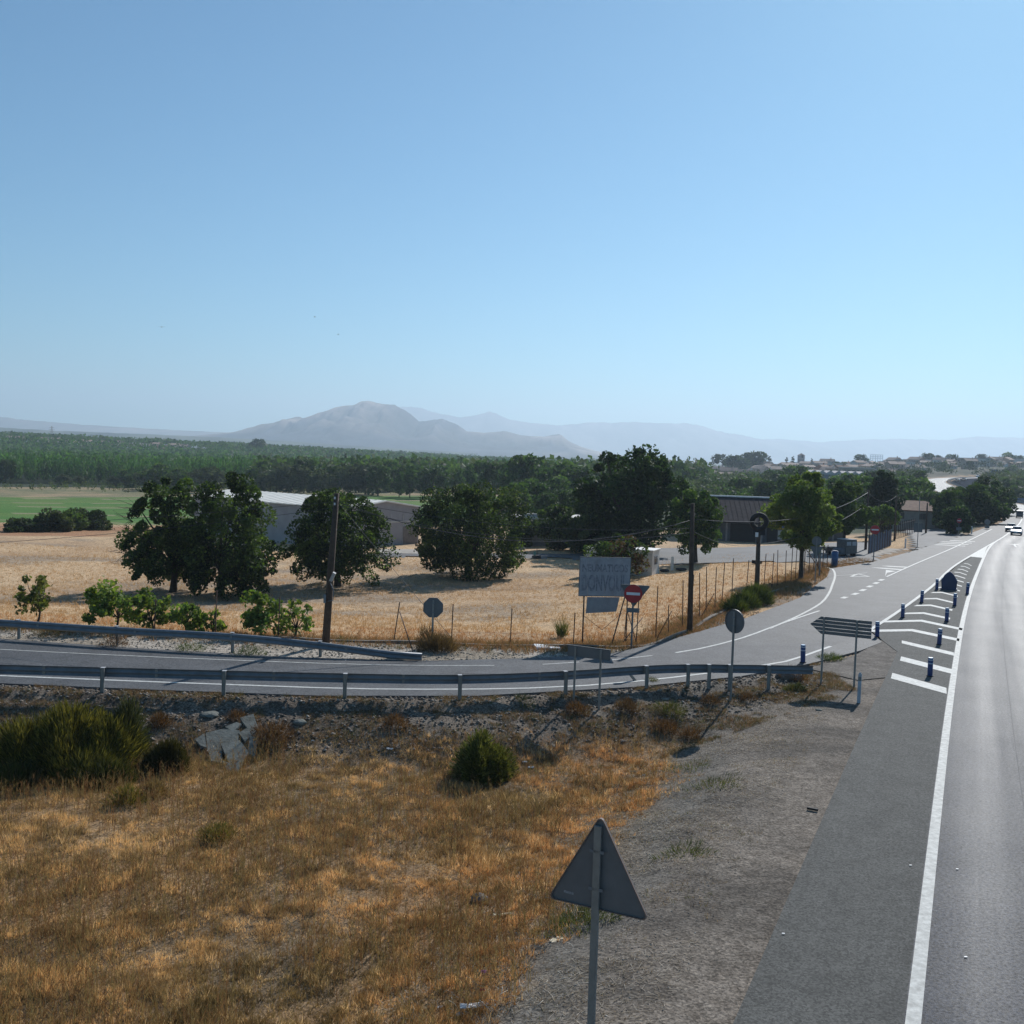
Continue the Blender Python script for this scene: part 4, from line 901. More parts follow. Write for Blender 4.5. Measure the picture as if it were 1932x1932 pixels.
for (u_, d_, v_, key) in rowR:
    x_, y_, H_ = vt(u_, d_, v_)
    dl_ = pl_dist(np.array([x_]), np.array([y_]), L1); 
    if -dl_[0][0]*dl_[1][0] > -4 and -dl_[0][0]*dl_[1][0] < 23 and u_ < 1895: continue
    reg = 'behind the tyre workshop' if u_ < 1480 else 'behind the roadside pines' if u_ < 1660 else 'around the ruined stone house' if u_ < 1780 else 'beyond the highway bend'
    plant(key, x_, y_, max(H_, 3), rnd.uniform(.9, 1.2), '%s standing %s' % (DESC[key], reg), DESC[key]+'s '+reg)
# mown orchard strip: rows of saplings
def canopy(name, X_, Y_, Hs, Ws, n_each, leaf, pal, stretch=1.0, up_=.4, colf=None, topfrac=.0):
    n = len(X_); Zb = h(X_, Y_); k = np.repeat(np.arange(n), n_each); m = len(k)
    d = NR.normal(size=(m, 3)); d /= np.linalg.norm(d, axis=1)[:, None]; d[:, 2] = np.where(d[:, 2] < topfrac-1, -d[:, 2], d[:, 2])
    q = NR.random(m)**.4
    P = np.stack([X_[k]+d[:, 0]*q*Ws[k]/2, Y_[k]+d[:, 1]*q*Ws[k]/2, Zb[k]+Hs[k]*(.54+.46*d[:, 2]*q)], 1)
    t = pick(pal, n, .25)[k]*NR.uniform(.75, 1.3, (m, 1))
    V, F, T = leaf_quads(P, leaf*np.ones(m), t, up=up_, stretch=stretch)
    o = inst(name, np_mesh(name, V, F, m_leaf, tint=T)); o['kind'] = 'stuff'; return o
gx, gy = np.meshgrid(np.arange(-190, 10, 7.), np.arange(304, 370, 6.)); gx = gx.ravel()+gy.ravel()*.12+NR.normal(size=gx.size)*.4; gy = gy.ravel()+NR.normal(size=gx.size)*.5
k = (np.abs(gx/gy) < .6); canopy('orchard_saplings', gx[k], gy[k], NR.uniform(1.7, 2.9, k.sum()), NR.uniform(1.6, 2.6, k.sum()), 34, .4, [(.06, .09, .035), (.08, .10, .04)])
# poplar plantation
ys = 378*np.exp(np.arange(0, 1.14, .0098)); XP = []; YP = []
for i, yy in enumerate(ys):
    step = 3.8 if yy < 480 else 5.0 if yy < 700 else 7
    xs = np.arange(-.54*yy, .06*yy+ (25 if yy > 500 else 0), step); xs = xs+NR.normal(size=len(xs))*.5+(i % 2)*step/2
    XP.append(xs); YP.append(np.full(len(xs), yy)+NR.normal(size=len(xs))*.8)
XP = np.concatenate(XP); YP = np.concatenate(YP); k = ~((YP > 955) & (YP < 1100) & (XP/YP < -.29)); XP = XP[k]; YP = YP[k]; HP = 9.3+1.6*(vnoise(XP, YP, 40, 3)-.5)+NR.normal(size=len(XP))*.55+1.5*sm(500, 900, YP)
nf = YP < 400
canopy('poplar_plantation', XP[nf], YP[nf], HP[nf], np.full(nf.sum(), 2.9), 90, .55, [(.05, .115, .035), (.07, .14, .04), (.04, .09, .03)], stretch=2.6, up_=2.2)
nf2 = (YP >= 400) & (YP < 560)
canopy('poplar_plantation', XP[nf2], YP[nf2], HP[nf2], np.full(nf2.sum(), 4.0), 26, .95, [(.06, .13, .035), (.08, .155, .042), (.045, .10, .032)], stretch=2.2, up_=1.6, topfrac=.8)
nf3 = YP >= 560
canopy('poplar_plantation', XP[nf3], YP[nf3], HP[nf3], np.full(nf3.sum(), 6.5), 11, 1.9, [(.06, .12, .038), (.07, .135, .04), (.045, .095, .035)], stretch=1.4, topfrac=.8)
# mixed woodland further off and to the right
def scatter(n, u0, u1, d0, d1):
    d = d0*np.exp(NR.random(n)*math.log(d1/d0)); u = NR.uniform(u0, u1, n); return (u-966)/FPX*d, d
sx, sy = scatter(1500, 480, 1330, 330, 1500); canopy('distant_woodland', sx, sy, 8+4*NR.random(len(sx)), 7+5*NR.random(len(sx)), 26, 1.9, G1+G2[:1], topfrac=.7)
sx, sy = scatter(1500, -40, 1250, 1000, 2300); k = ~((sy < 1110) & (sx/sy < -.29)); sx = sx[k]; sy = sy[k]; canopy('distant_woodland', sx, sy, 8+4*NR.random(len(sx)), 12+8*NR.random(len(sx)), 16, 3.4, G1, topfrac=.8)
sx, sy = scatter(700, 1180, 1940, 330, 600); k = pl_dist(sx, sy, L1)[0] > 26; sx = sx[k]; sy = sy[k]
canopy('valley_thicket', sx, sy, 3+3.5*NR.random(len(sx)), 5+5*NR.random(len(sx)), 60, .95, G1+G2, topfrac=.6)
sx, sy = scatter(900, 1250, 1990, 430, 1100); e_, g_, _ = pl_dist(sx, sy, L1); e_ = -e_*g_; k = (e_ < -4) | (e_ > 23); sx = sx[k]; sy = sy[k]
canopy('town_greenery', sx, sy, 2.5+3.5*NR.random(len(sx)), 4+4*NR.random(len(sx)), 40, 1.0, [(.03, .045, .024), (.045, .06, .03)], topfrac=.6)
sx, sy = scatter(260, 1100, 1420, 210, 330); canopy('valley_thicket', sx, sy, 2+3.5*NR.random(len(sx)), 4+3*NR.random(len(sx)), 90, .6, G1+G2, topfrac=.6)
sx, sy = scatter(150, 1480, 1760, 190, 330); k = pl_dist(sx, sy, L1)[0] > 14; sx = sx[k]; sy = sy[k]; canopy('valley_thicket', sx, sy, 3+4*NR.random(len(sx)), 5+3*NR.random(len(sx)), 110, .6, G1, topfrac=.6)
# hedge and shrubs at the back of the dry field
for (u_, v_, r_, H_, n_, key, lab) in ((60, 1002, 2.4, 1.7, 2600, 0, 'dark low shrub at the back of the dry field, left'), (98, 1002, 2.6, 2.5, 3600, 1, 'tallest grey green shrub at the back of the dry field'), (135, 1000, 2.3, 2.4, 2600, 2, 'leafy light green shrub between two dark ones'), (166, 999, 2.8, 2.6, 4200, 0, 'rounded dark shrub at the right end of the hedge'), (22, 1004, 1.2, .8, 700, 0, 'small isolated shrub at the far left of the hedge')):
    p = G(u_, v_, -3.5); pal_ = ([(.035, .055, .025), (.05, .07, .03)], [(.055, .07, .03), (.07, .085, .04)], [(.08, .12, .035), (.10, .15, .045)])[key]
    tag(inst('hedge_shrub', crown_mesh('hedge_shrub', 1.9*r_, H_*1.0, int(n_*1.6), .3, pal_, clumps=26, cr=.36, z0=-.15*H_, prof='round')[0], None, p), lab, 'shrub', 'shrubs at the back of the dry field')
# ------------------------------------------------------------------ signs
HWY = math.atan2(.435, 1)        # azimuth of the highway
def ngon(n, r, a0=0, cz=0, cx=0, sx=1): return [(cx+sx*r*math.cos(a0+2*math.pi*i/n), cz+r*math.sin(a0+2*math.pi*i/n)) for i in range(n)]
def rounded(pts, r, n=4):
    o = []; N_ = len(pts)
    for i in range(N_):
        p = Vector(pts[i]); a = (Vector(pts[i-1])-p); b = (Vector(pts[(i+1) % N_])-p); la, lb = a.length, b.length
        ang = a.angle(b); t = min(r/math.tan(ang/2), la*.4, lb*.4); a = a.normalized(); b = b.normalized()
        A_ = p+a*t; B_ = p+b*t
        for k in range(n+1):
            s = k/n; q = A_*(1-s)**2+p*2*s*(1-s)+B_*s*s; o.append((q.x, q.y))
    return o
def plate(parent, poly, y=.05, th=.012, rim=.035, name='sign_plate', mt=None, rmt=None, rimn=None):
    """flat sheet with a folded rim; the back of the sheet faces -Y"""
    b = MB(); b.prism(poly, y, y+th); o = b.build(name, mt or m_signback, parent)
    n = len(poly); cx = sum(p[0] for p in poly)/n; cz = sum(p[1] for p in poly)/n
    inn = [(cx+(p[0]-cx)*.975, cz+(p[1]-cz)*.975) for p in poly]
    b = MB(); vs = [(p[0], y+t, p[1]) for t in (-rim, 0) for p in poly]+[(p[0], y+t, p[1]) for t in (-rim, 0) for p in inn]
    fs = []
    for i in range(n):
        j = (i+1) % n; fs += [(i, j, n+j, n+i), (2*n+j, 2*n+i, 3*n+i, 3*n+j), (j, i, 2*n+i, 2*n+j)]
    b.add(vs, fs); b.build('plate_rim', rmt or m_signback, o); return o
def post(parent, x, z0, z1, w_=.08, d=.04, y=0, mt=None, lean=0):
    b = MB(); b.box((x+lean*(z0+z1)/2, y, (z0+z1)/2), (w_, d, z1-z0)); return b.build('post', mt or m_signpost, parent, bevel=.004)
def band(parent, x, z, w_=.14, y=-.022):
    MB().box((x, y, z), (w_, .006, .04)).build('bracket', m_galv, parent)

# 1 large triangle in the foreground
c1 = at(1036, 1692, 2.42); c2 = at(1220, 1735, 2.42); 
mid = ((c1[0]+c2[0])/2, (c1[1]+c2[1])/2); rz_ = math.atan2(c2[1]-c1[1], c2[0]-c1[0]); wid_ = math.hypot(c2[0]-c1[0], c2[1]-c1[1])
zb_ = hz(*mid); s_ = empty('warning_sign', (mid[0], mid[1], zb_), rz_, 'large triangular road sign seen from behind, close to the viewer', 'road sign')
base_ = 2.42-zb_; apex_ = top_z(mid[0], mid[1], 1543)-zb_
tri = rounded([(-wid_/2-.03, base_-.03), (wid_/2+.03, base_-.03), (-.0, apex_+.04)], .07, 5)
tp = plate(s_, tri, y=.045, rim=.03, rmt=mat('rusty_sign_rim', (.22, .15, .12), rough=.7))
post(s_, -.02, -.3, apex_-.11, .10, .05, y=.0)
band(s_, -.02, base_+.25, .2); band(s_, -.02, base_+.75, .2)
# faded sticker remains on the back of the sheet
MB().box((-.42, .043, base_+.10), (.14, .002, .03), ry=.05).build('sticker_remains', mat('faded_sticker', (.33, .33, .34), rough=.7, scale=30, var=.5), tp)

def wpt(p, z=None): return (p[0], p[1], hz(p[0], p[1]) if z is None else z)
# 2 arrow shaped direction sign
a_ = at(1549, 1290, -.05); b_ = at(1611, 1298, -.05)
rz_ = math.atan2(b_[1]-a_[1], b_[0]-a_[0]); L_ = math.hypot(b_[0]-a_[0], b_[1]-a_[1])
s_ = empty('direction_sign', wpt(a_), rz_, 'arrow shaped direction sign of stacked grey slats seen from behind, pointing left', 'road sign')
zt = top_z(a_[0], a_[1], 1163)-hz(*a_[:2]); zl = top_z(a_[0], a_[1], 1196.5)-hz(*a_[:2]); zt2 = top_z(b_[0], b_[1], 1172)-hz(*b_[:2])
post(s_, 0, -.3, zt-.02, .07); post(s_, L_, -.3, zt-.02, .07)
hh_ = (zt-zl)/5; xl, xr = -.10, L_+.52
for k in range(5):
    z0 = zl+k*hh_; z1 = z0+hh_-.012; zm = (zl+zt)/2; tip = .0
    f = lambda z: xl-.42+abs(z-zm)/((zt-zl)/2)*.42
    b = MB(); pts = [(f(z0), z0)]
    if z0 < zm < z1: pts.append((xl-.42, zm))
    pts += [(f(z1), z1), (xr, z1), (xr, z0)]
    b.prism(pts[::-1], .035+.01*(k % 2), .06+.01*(k % 2)); b.build('slat', m_signback, s_)
    MB().box(((xl+xr)/2+.1, .028, z1-.02), (xr-xl-.5, .02, .022)).build('slat_rib', m_signpost, s_)
# 3 oval looking round sign
p = (8.02, 37.1, 0); rz_ = R(-52)
s_ = empty('round_sign', wpt(p), rz_, 'round traffic sign seen obliquely from behind, right of the rectangular one', 'road sign'); z0 = hz(p[0], p[1])
zc = (top_z(p[0], p[1], 1150)+top_z(p[0], p[1], 1195))/2-z0; rr_ = (top_z(p[0], p[1], 1150)-top_z(p[0], p[1], 1195))/2
plate(s_, ngon(28, rr_, cz=zc), rmt=m_signback); post(s_, 0, -.35, zc+rr_*.8, .08); band(s_, 0, zc+.15); band(s_, 0, zc-.15)
# 4 rectangular sign on two posts
a_ = (2.33, 35.75, 0); b_ = (3.18, 35.45, 0); rz_ = math.atan2(b_[1]-a_[1], b_[0]-a_[0]); L_ = math.hypot(b_[0]-a_[0], b_[1]-a_[1])
s_ = empty('rectangular_sign', wpt(a_), rz_, 'low rectangular road sign on two posts seen from behind, beside the guardrail', 'road sign'); z0 = hz(a_[0], a_[1])
zt = top_z(a_[0], a_[1], 1217.5)-z0; zl = top_z(a_[0], a_[1], 1239)-z0
plate(s_, [(-.28, zl), (L_+.33, zl-.03), (L_+.33, zt-.05), (-.28, zt)], y=.04, rim=.025)
post(s_, 0, -.35, zt-.05, .07); post(s_, L_, -.6, zt-.07, .07)
# 5 octagon
p = (-3.2, 44.0); s_ = empty('octagonal_sign', wpt(p), R(3), 'octagonal stop sign seen from behind at the mouth of the field track', 'road sign')
z0 = hz(*p); zt = top_z(*p, 1128)-z0; rr_ = (top_z(*p, 1128)-top_z(*p, 1165))/2/math.cos(R(22.5)); zc = zt-rr_*math.cos(R(22.5))
plate(s_, ngon(8, rr_, R(22.5), cz=zc)); post(s_, 0, -.3, zt-.1, .08); band(s_, 0, zc+.2); band(s_, 0, zc-.2)
# 6 no entry sign with a give way sign behind it
def no_entry(p, v_top, v_bot, rz, label, extra=True, plate_below=True):
    z0 = hz(*p[:2]); s = empty('no_entry_sign', (p[0], p[1], z0), rz, label, 'road sign', 'red no entry signs')
    zt = top_z(p[0], p[1], v_top)-z0; zb = top_z(p[0], p[1], v_bot)-z0; r = (zt-zb)/2; zc = (zt+zb)/2
    d_ = MB().prism(ngon(32, r, cz=zc), -.055, -.035).build('sign_disc', m_red, s)
    MB().prism(ngon(32, r*1.03, cz=zc), -.035, -.015).build('disc_edge', m_signback, s)
    MB().prism([(-r*.74, zc-r*.15), (r*.74, zc-r*.15), (r*.74, zc+r*.15), (-r*.74, zc+r*.15)], -.06, -.054).build('white_bar', m_white, s)
    post(s, 0, -.3, zc+r*.5 if extra else zc, .08, .05, y=.015, mt=m_signback)
    if plate_below: MB().box((.02, -.03, zb-.33), (r*1.35, .02, .2)).build('lower_plate', m_signback, s, bevel=.005)
    return s, zc, r
s_, zc, rr_ = no_entry((5.4, 45.5), 1103, 1137, R(-10), 'red no entry sign with white bar in front of the weathered billboard')
w2 = .62; plate(s_, rounded([(-w2+.02, zc+rr_*.95), (0.02, zc-rr_*1.55), (w2+.12, zc+rr_*.95)], .06), y=.07, name='give_way_plate', rim=.02)
no_entry((31.5, 90.8), 991, 1008, R(-8), 'smaller red no entry sign on a tall post in the middle distance, by the driveway', False, False)
s_, zc, rr_ = no_entry((55.9, 131.0), 978, 987, R(-10), 'tiny far red no entry sign in front of the dark trees at the highway bend', False, False)
MB().box((0, -.03, zc-1.0), (.62, .02, .4)).build('lower_plate', m_signback, s_)
# 7 round sign over a give way sign, backs, at the driveway
p = (21.2, 72.6); z0 = hz(*p); s_ = empty('give_way_sign', (p[0], p[1], z0), R(-14), 'grey backs of a round and an inverted triangular sign by the pine trunk', 'road sign')
zc = (top_z(*p, 1013)+top_z(*p, 1029))/2-z0; plate(s_, ngon(24, .33, cz=zc), rim=.02, name='round_plate')
zt = top_z(*p, 1031)-z0; plate(s_, rounded([(-.46, zt), (0, zt-.82), (.46, zt)], .06), rim=.02, name='triangular_plate'); post(s_, 0, -.3, zc+.2, .07)
# 8 rectangular back on a tall post at the second junction
p = (41.6, 107.2); z0 = hz(*p); s_ = empty('rectangular_sign', (p[0], p[1], z0), R(-10), 'upright rectangular sign back on a single tall post at the second junction', 'road sign')
zt = top_z(*p, 987)-z0; zb = top_z(*p, 1004)-z0
plate(s_, [(-.42, zb), (.42, zb), (.42, zt), (-.42, zt)], rim=.02); post(s_, 0, -.3, top_z(*p, 938)-z0, .07)
# 9 small round sign near the bend
p = (65.6, 144.6); z0 = hz(*p); s_ = empty('round_sign', (p[0], p[1], z0), R(-20), 'small round sign over a small square plate before the highway bend trees', 'road sign')
zc = top_z(*p, 985)-z0; plate(s_, ngon(20, .38, cz=zc), rim=.02, name='round_plate', mt=m_signpost); plate(s_, [(-.3, zc-.85), (.3, zc-.85), (.3, zc-.5), (-.3, zc-.5)], rim=.02, name='lower_plate', mt=m_signpost); post(s_, 0, -.3, zc+.2, .07)
# 10 big gantry sign back beyond the bend
x_ = (1902-966)/FPX*262; z0 = hz(x_, 262); s_ = empty('large_road_sign', (x_, 262, z0), R(-8), 'big blue grey rectangular road sign back on two posts at the right edge', 'road sign')
zt = top_z(x_, 262, 939)-z0; zb = top_z(x_, 262, 953.5)-z0
for k in range(5): MB().box((1.9, .05, zb+(k+.5)*(zt-zb)/5), (4.2, .05, (zt-zb)/5-.03)).build('slat', mat('blue_grey_panel', (.16, .20, .30), rough=.6), s_)
for xx in (.8, 3.0): post(s_, xx, -.3, zt, .14, .1)
MB().box((1.9, 0, zb+.6*(zt-zb)), (4.2, .06, .1)).build('crossbar', m_signpost, s_)

# ------------------------------------------------------------------ weathered billboard
A0 = (3.25, 47.0); z0 = hz(*A0); rz_ = R(7)
s_ = empty('billboard', (A0[0], A0[1], z0), rz_, 'weathered grey billboard with faded unreadable lettering on rusty legs by the fence', 'billboard')
zt = top_z(*A0, 1051)-z0; zb = top_z(*A0, 1124)-z0; wl, wr = -.13, 2.2
for k in range(6):
    x0 = wl+(wr-wl)*k/6; x1 = wl+(wr-wl)*(k+1)/6
    MB().prism([(x0+.004, zb), (x1-.004, zb+.0), (x1-.004, zt), (x0+.004, zt)], -.02-.003*(k % 2), .012).build('board_panel', m_board, s_)
for a, b in (((wl, zt+.0), (wr, zt+.0)), ((wl, zb), (wr, zb)), ((wl, zb), (wl, zt)), ((wr, zb), (wr, zt))):
    MB().box(((a[0]+b[0])/2, 0, (a[1]+b[1])/2), (max(.03, abs(b[0]-a[0])+.03), .05, max(.03, abs(b[1]-a[1])+.03))).build('frame_bar', m_signback, s_)
ghost = mat('faded_lettering', (.13, .13, .16), rough=.9, scale=9, col2=(.30, .30, .33), var=.4)
def ghost_text(txt, z_, h_, x0, x1, wgt):
    """the remains of two lines of capitals, too worn to read"""
    cu = bpy.data.curves.new('lettering', 'FONT'); cu.body = txt; cu.size = 1; cu.extrude = .0015; cu.offset = wgt
    to = bpy.data.objects.new('lettering_tmp', cu); SC.collection.objects.link(to)
    dg = bpy.context.evaluated_depsgraph_get(); me = bpy.data.meshes.new_from_object(to.evaluated_get(dg)); bpy.data.objects.remove(to)
    xs = [v.co.x for v in me.vertices]; ys_ = [v.co.y for v in me.vertices]; ax, bx = min(xs), max(xs); ay, by = min(ys_), max(ys_)
    for v in me.vertices:
        x, y, zz = v.co; v.co = (x0+(x-ax)/(bx-ax)*(x1-x0), -.027-zz, z_+(y-ay)/(by-ay)*h_)
    me.materials.clear(); me.materials.append(ghost); return inst('faded_lettering', me, s_)
ghost_text('NEUMATICOS', zt-.66, .36, wl+.12, wr-.12, .03)
ghost_text('DONVOUL', zb+.22, .74, wl+.10, wr-.14, .03)
b = MB()
for k in range(16):
    x = rnd.uniform(wl+.1, wr-.1); z1 = rnd.uniform(zb+.6, zt-.1); b.box((x, -.0285, z1-.25), (.008, .002, rnd.uniform(.3, .9)))
b.build('paint_streaks', mat('pale_streaks', (.5, .5, .54), rough=.9), s_)
zp = top_z(*A0, 1157)-z0
MB().prism([(.22, zp), (1.62, zp+.10), (1.75, zb-.04), (.26, zb-.05)], -.015, .01).build('lower_panel', mat('lower_board', (.28, .28, .30), rough=.85, scale=3, var=.15), s_)
def bar(parent, a, b, r, name='leg', mt=None): return MB().cyl(a, b, r, n=6).build(name, mt or m_rust, parent)
bar(s_, (.12, .03, -.6), (.12, .03, zb), .035); bar(s_, (2.12, .03, -.6), (2.12, .03, zb), .03)
bar(s_, (.16, .1, -.4), (.13, .03, 1.2), .018, 'brace'); bar(s_, (1.15, -.9, -.3), (2.0, .02, zb-.02), .03, 'brace'); bar(s_, (2.15, .03, 1.5), (2.6, -.5, -.2), .02, 'brace')
bar(s_, (1.3, -1.1, -.25), (2.9, .2, 1.2), .022, 'brace'); bar(s_, (2.12, .03, 1.7), (2.3, 1.2, -.3), .018, 'brace')
bar(s_, (.12, .03, 1.3), (1.0, 0, .65), .01, 'wire_brace'); bar(s_, (1.0, 0, .65), (1.9, 0, 1.45), .01, 'wire_brace'); bar(s_, (1.0, 0, .65), (1.0, 0, .3), .008, 'wire_brace')

# ------------------------------------------------------------------ tyre on a pole
p = (14.9, 63.1); z0 = hz(*p); s_ = empty('tyre_sign', (p[0], p[1], z0), R(-8), 'large black tyre mounted on top of a wooden pole above a dark board', 'sign')
zc = top_z(*p, 984.5)-z0; zt = top_z(*p, 1008)-z0
MB().tube([(0, 0, -.4), (.03, 0, 1.5), (.0, 0, zt+.1)], [.17, .15, .12], 10).build('pole', m_wood, s_)
b = MB(); n1, n2, Rr, r1, r2 = 40, 12, .42, .15, .17
vs = [((Rr+r1*math.cos(t))*math.cos(a), r2*math.sin(t)+.02, zc+(Rr+r1*math.cos(t)*(1 if math.cos(t) < .6 else .97+.04*(i % 2)))*math.sin(a)) for i in range(n1) for a in [2*math.pi*i/n1] for t in [2*math.pi*j/n2 for j in range(n2)]]
b.add(vs, [(i*n2+j, i*n2+(j+1) % n2, ((i+1) % n1)*n2+(j+1) % n2, ((i+1) % n1)*n2+j) for i in range(n1) for j in range(n2)], True); b.build('tyre', m_black, s_)
MB().box((0, .02, zc), (.05, .04, .74)).build('rim_bar', m_black, s_)
MB().box((0, .02, zt+.22), (.74, .05, .55)).build('board', mat('dark_board', (.03, .03, .035), rough=.8), s_)
MB().box((-.12, -.12, zt-.02), (.17, .12, .27)).build('white_box', m_white, s_)

# ------------------------------------------------------------------ utility poles and cables
def upole(p, v_top, label, lean=(0, 0), r=.14, mt=None, conc=False):
    z0 = hz(*p[:2]); H = top_z(p[0], p[1], v_top)-z0
    s = empty('utility_pole', (p[0], p[1], z0), 0, label, 'utility pole', 'utility poles')
    MB().tube([(0, 0, -.5), (lean[0]*.5, lean[1]*.5, H*.5), (lean[0], lean[1], H)], [r*1.15, r*.95, r*.7], 10).build('pole', mt or m_wood, s)
    return s, (p[0]+lean[0], p[1]+lean[1], z0+H)
pl1, t1 = upole((-7.75, 44.1), 930, 'leaning wooden utility pole with a lamp box, left of the octagonal sign', lean=(.36, 0), r=.15)
H1 = t1[2]-pl1.location.z
MB().box((.30, -.22, 2.95), (.13, .12, .42), ry=.45, rx=.3).build('junction_box', mat('box_grey', (.4, .4, .4), rough=.6), pl1)
MB().tube([(.1, -.14, 1.9), (.33, -.2, 1.95), (.36, -.2, 2.35), (.2, -.2, 2.7)], .02, 6).build('conduit', m_galv, pl1)
MB().box((-.02, -.17, 2.0), (.1, .06, .35)).build('meter_box', m_galv, pl1)
for dz in (-.25, -.5): MB().cyl((.3, -.12, H1+dz), (.3, -.12, H1+dz+.1), .035, n=8).build('insulator', m_white, pl1)
pl2, t2 = upole((8.8, 50.5), 950, 'dark wooden utility pole standing right of the no entry sign', lean=(-.12, 0), r=.13)
pl3, t3 = upole((35.4, 104.5), 925, 'wooden utility pole rising beside the second pine', r=.12)
pl4, t4 = upole((44.2, 120.8), 932, 'thin utility pole between the stone pine and the ruined house', r=.11)
pl5, t5 = upole((53.4, 135), 949, 'short dark pole in front of the ruined stone house', r=.12)
pl6, t6 = upole((47.5, 136), 950, 'thin bare pole at the left corner of the ruined stone house', r=.09)
pl0, t0 = upole((-46, 49), 1000, 'wooden utility pole beyond the left edge of the view', r=.14)
def cable(a, b, sag, label, r=.012, n=18):
    pts = [(a[0]+(b[0]-a[0])*t-a[0], a[1]+(b[1]-a[1])*t-a[1], a[2]+(b[2]-a[2])*t-4*sag*t*(1-t)-a[2]) for t in [i/n for i in range(n+1)]]
    o = MB().tube(pts, r, 4).build('overhead_cable', m_wire, None, loc=a); return tag(o, label, 'cable', 'overhead cables')
def dn(t, d): return (t[0], t[1], t[2]-d)
cable(dn(t1, .35), dn(t2, .8), 1.35, 'thick sagging cable between the leaning pole and the dark pole, across the broad tree', .02)
cable(dn(t1, .3), dn(t2, 1.2), .5, 'upper thin cable between the leaning pole and the dark pole')
cable(dn(t1, .5), dn(t2, 1.4), .85, 'middle thin cable between the leaning pole and the dark pole')
cable(dn(t0, .3), dn(t1, .35), .5, 'upper cable running left from the leaning pole'); cable(dn(t0, .7), dn(t1, .6), .9, 'lower cable running left from the leaning pole')
cable(dn(t2, .75), dn(t3, .2), 1.1, 'upper cable from the dark pole past the nearest pine', .018)
cable(dn(t2, 1.3), (14.9, 63.1, 3.3), .35, 'cable from the dark pole down to the tyre sign'); cable((14.9, 63.1, 3.3), dn(t3, 1.3), .7, 'cable from the tyre sign up to the pole by the second pine', .018)
cable(dn(t3, .2), dn(t4, .2), .8, 'cable slung between the two poles near the stone pine')
cable(t1[:2]+(t1[2]-.3,), (-2.4, 46.0, .0), .05, 'guy wire running down from the leaning pole to the field', .010)

# ------------------------------------------------------------------ fences
def fpost(parent, x, y, H, lean=(0, 0), r=.022):
    z = hz(x, y); b = MB(); b.box((lean[0]/2, lean[1]/2, H/2-.15), (2*r, 2*r, H+.3), ry=math.atan2(lean[0], H), rx=-math.atan2(lean[1], H))
    return b.build('fence_post', m_rust, parent, loc=(x, y, z))
f1 = empty('wire_fence', (0, 0, 0), 0, 'thin rusty fence posts strung along the roadside edge of the dry field, left part', 'fence')
FP = [(-15.6, 45.9, 1.5), (-12.8, 45.5, 2.0), (-10.0, 45.3, 1.8), (-5.0, 45.4, 1.75), (-2.5, 46.0, 1.75), (.1, 45.8, 1.6), (2.9, 46.2, 1.5)]
for i, (x, y, H) in enumerate(FP): fpost(f1, x, y, H, lean=(.22, 0) if i == 3 else (.03, 0))
bar(f1, (-4.7, 44.9, 1.35), (-3.9, 42.9, .0), .025, 'fallen_post'); bar(f1, (-3.9, 43, .35), (-6.3, 44.8, .0), .012, 'fallen_wire')
for zz in (.5, 1.2): MB().tube([(x, y, hz(x, y)+zz*min(1, H/1.6)) for x, y, H in FP[4:]], .004, 3).build('strand', m_rust, f1)
f2 = empty('wire_fence', (0, 0, 0), 0, 'long row of rusty fence posts beside the slip road, right part', 'fence')
FL = resample(FENCE[6:], .2); cs = np.cumsum(np.r_[0, np.linalg.norm(np.diff(FL[:, :2], axis=0), axis=1)]); ends = []
for k, s in enumerate(np.arange(.15, cs[-1], 1.9)):
    x = float(np.interp(s, cs, FL[:, 0]))-.25+rnd.uniform(-.08, .08); y = float(np.interp(s, cs, FL[:, 1]))+rnd.uniform(-.1, .1)
    H = rnd.uniform(2.3, 2.7) if k != 2 else 1.35
    ln_ = (rnd.uniform(-.1, .1), rnd.uniform(-.05, .05)); fpost(f2, x, y, H, ln_, .02); ends.append((x, y, hz(x, y), H))
    if k in (1, 5): bar(f2, (x, y, hz(x, y)-.1), (x+.6, y-.6, hz(x, y)+1.4), .018, 'brace')
for zz in (.6, 1.3, 2.0): MB().tube([(x, y, z+min(zz, H)) for x, y, z, H in ends], .003, 3).build('strand', m_rust, f2)
# gate frame and meshed panels behind the pine
f3 = empty('mesh_fence', (22.0, 78.5, hz(22, 78.5)), R(58), 'tangled mesh fence panels with leaning props behind the nearest pine', 'fence')
for k in range(7):
    x = k*1.25-1; MB().box((x, 0, .9), (.05, .05, 2.0)).build('fence_post', m_rust, f3)
    if k < 6:
        b = MB()
        for j in range(6): b.cyl((x+.2*j, 0, .1), (x+.2*j+rnd.uniform(-.1, .1), 0, 1.8), .008, n=3)
        for j in range(4): b.cyl((x, 0, .3+.45*j), (x+1.25, 0, .3+.45*j+rnd.uniform(-.1, .1)), .008, n=3)
        b.build('mesh_panel', m_signback, f3)
bar(f3, (.2, -.1, 1.9), (1.5, -1.2, -.1), .03, 'prop'); bar(f3, (2.0, -.1, 1.9), (1.0, -1.1, -.1), .03, 'prop')
f4 = empty('panel_fence', (33.8, 99, hz(33.8, 99)), R(62), 'bluish corrugated sheet fence between the second pine and the red no entry sign', 'fence')
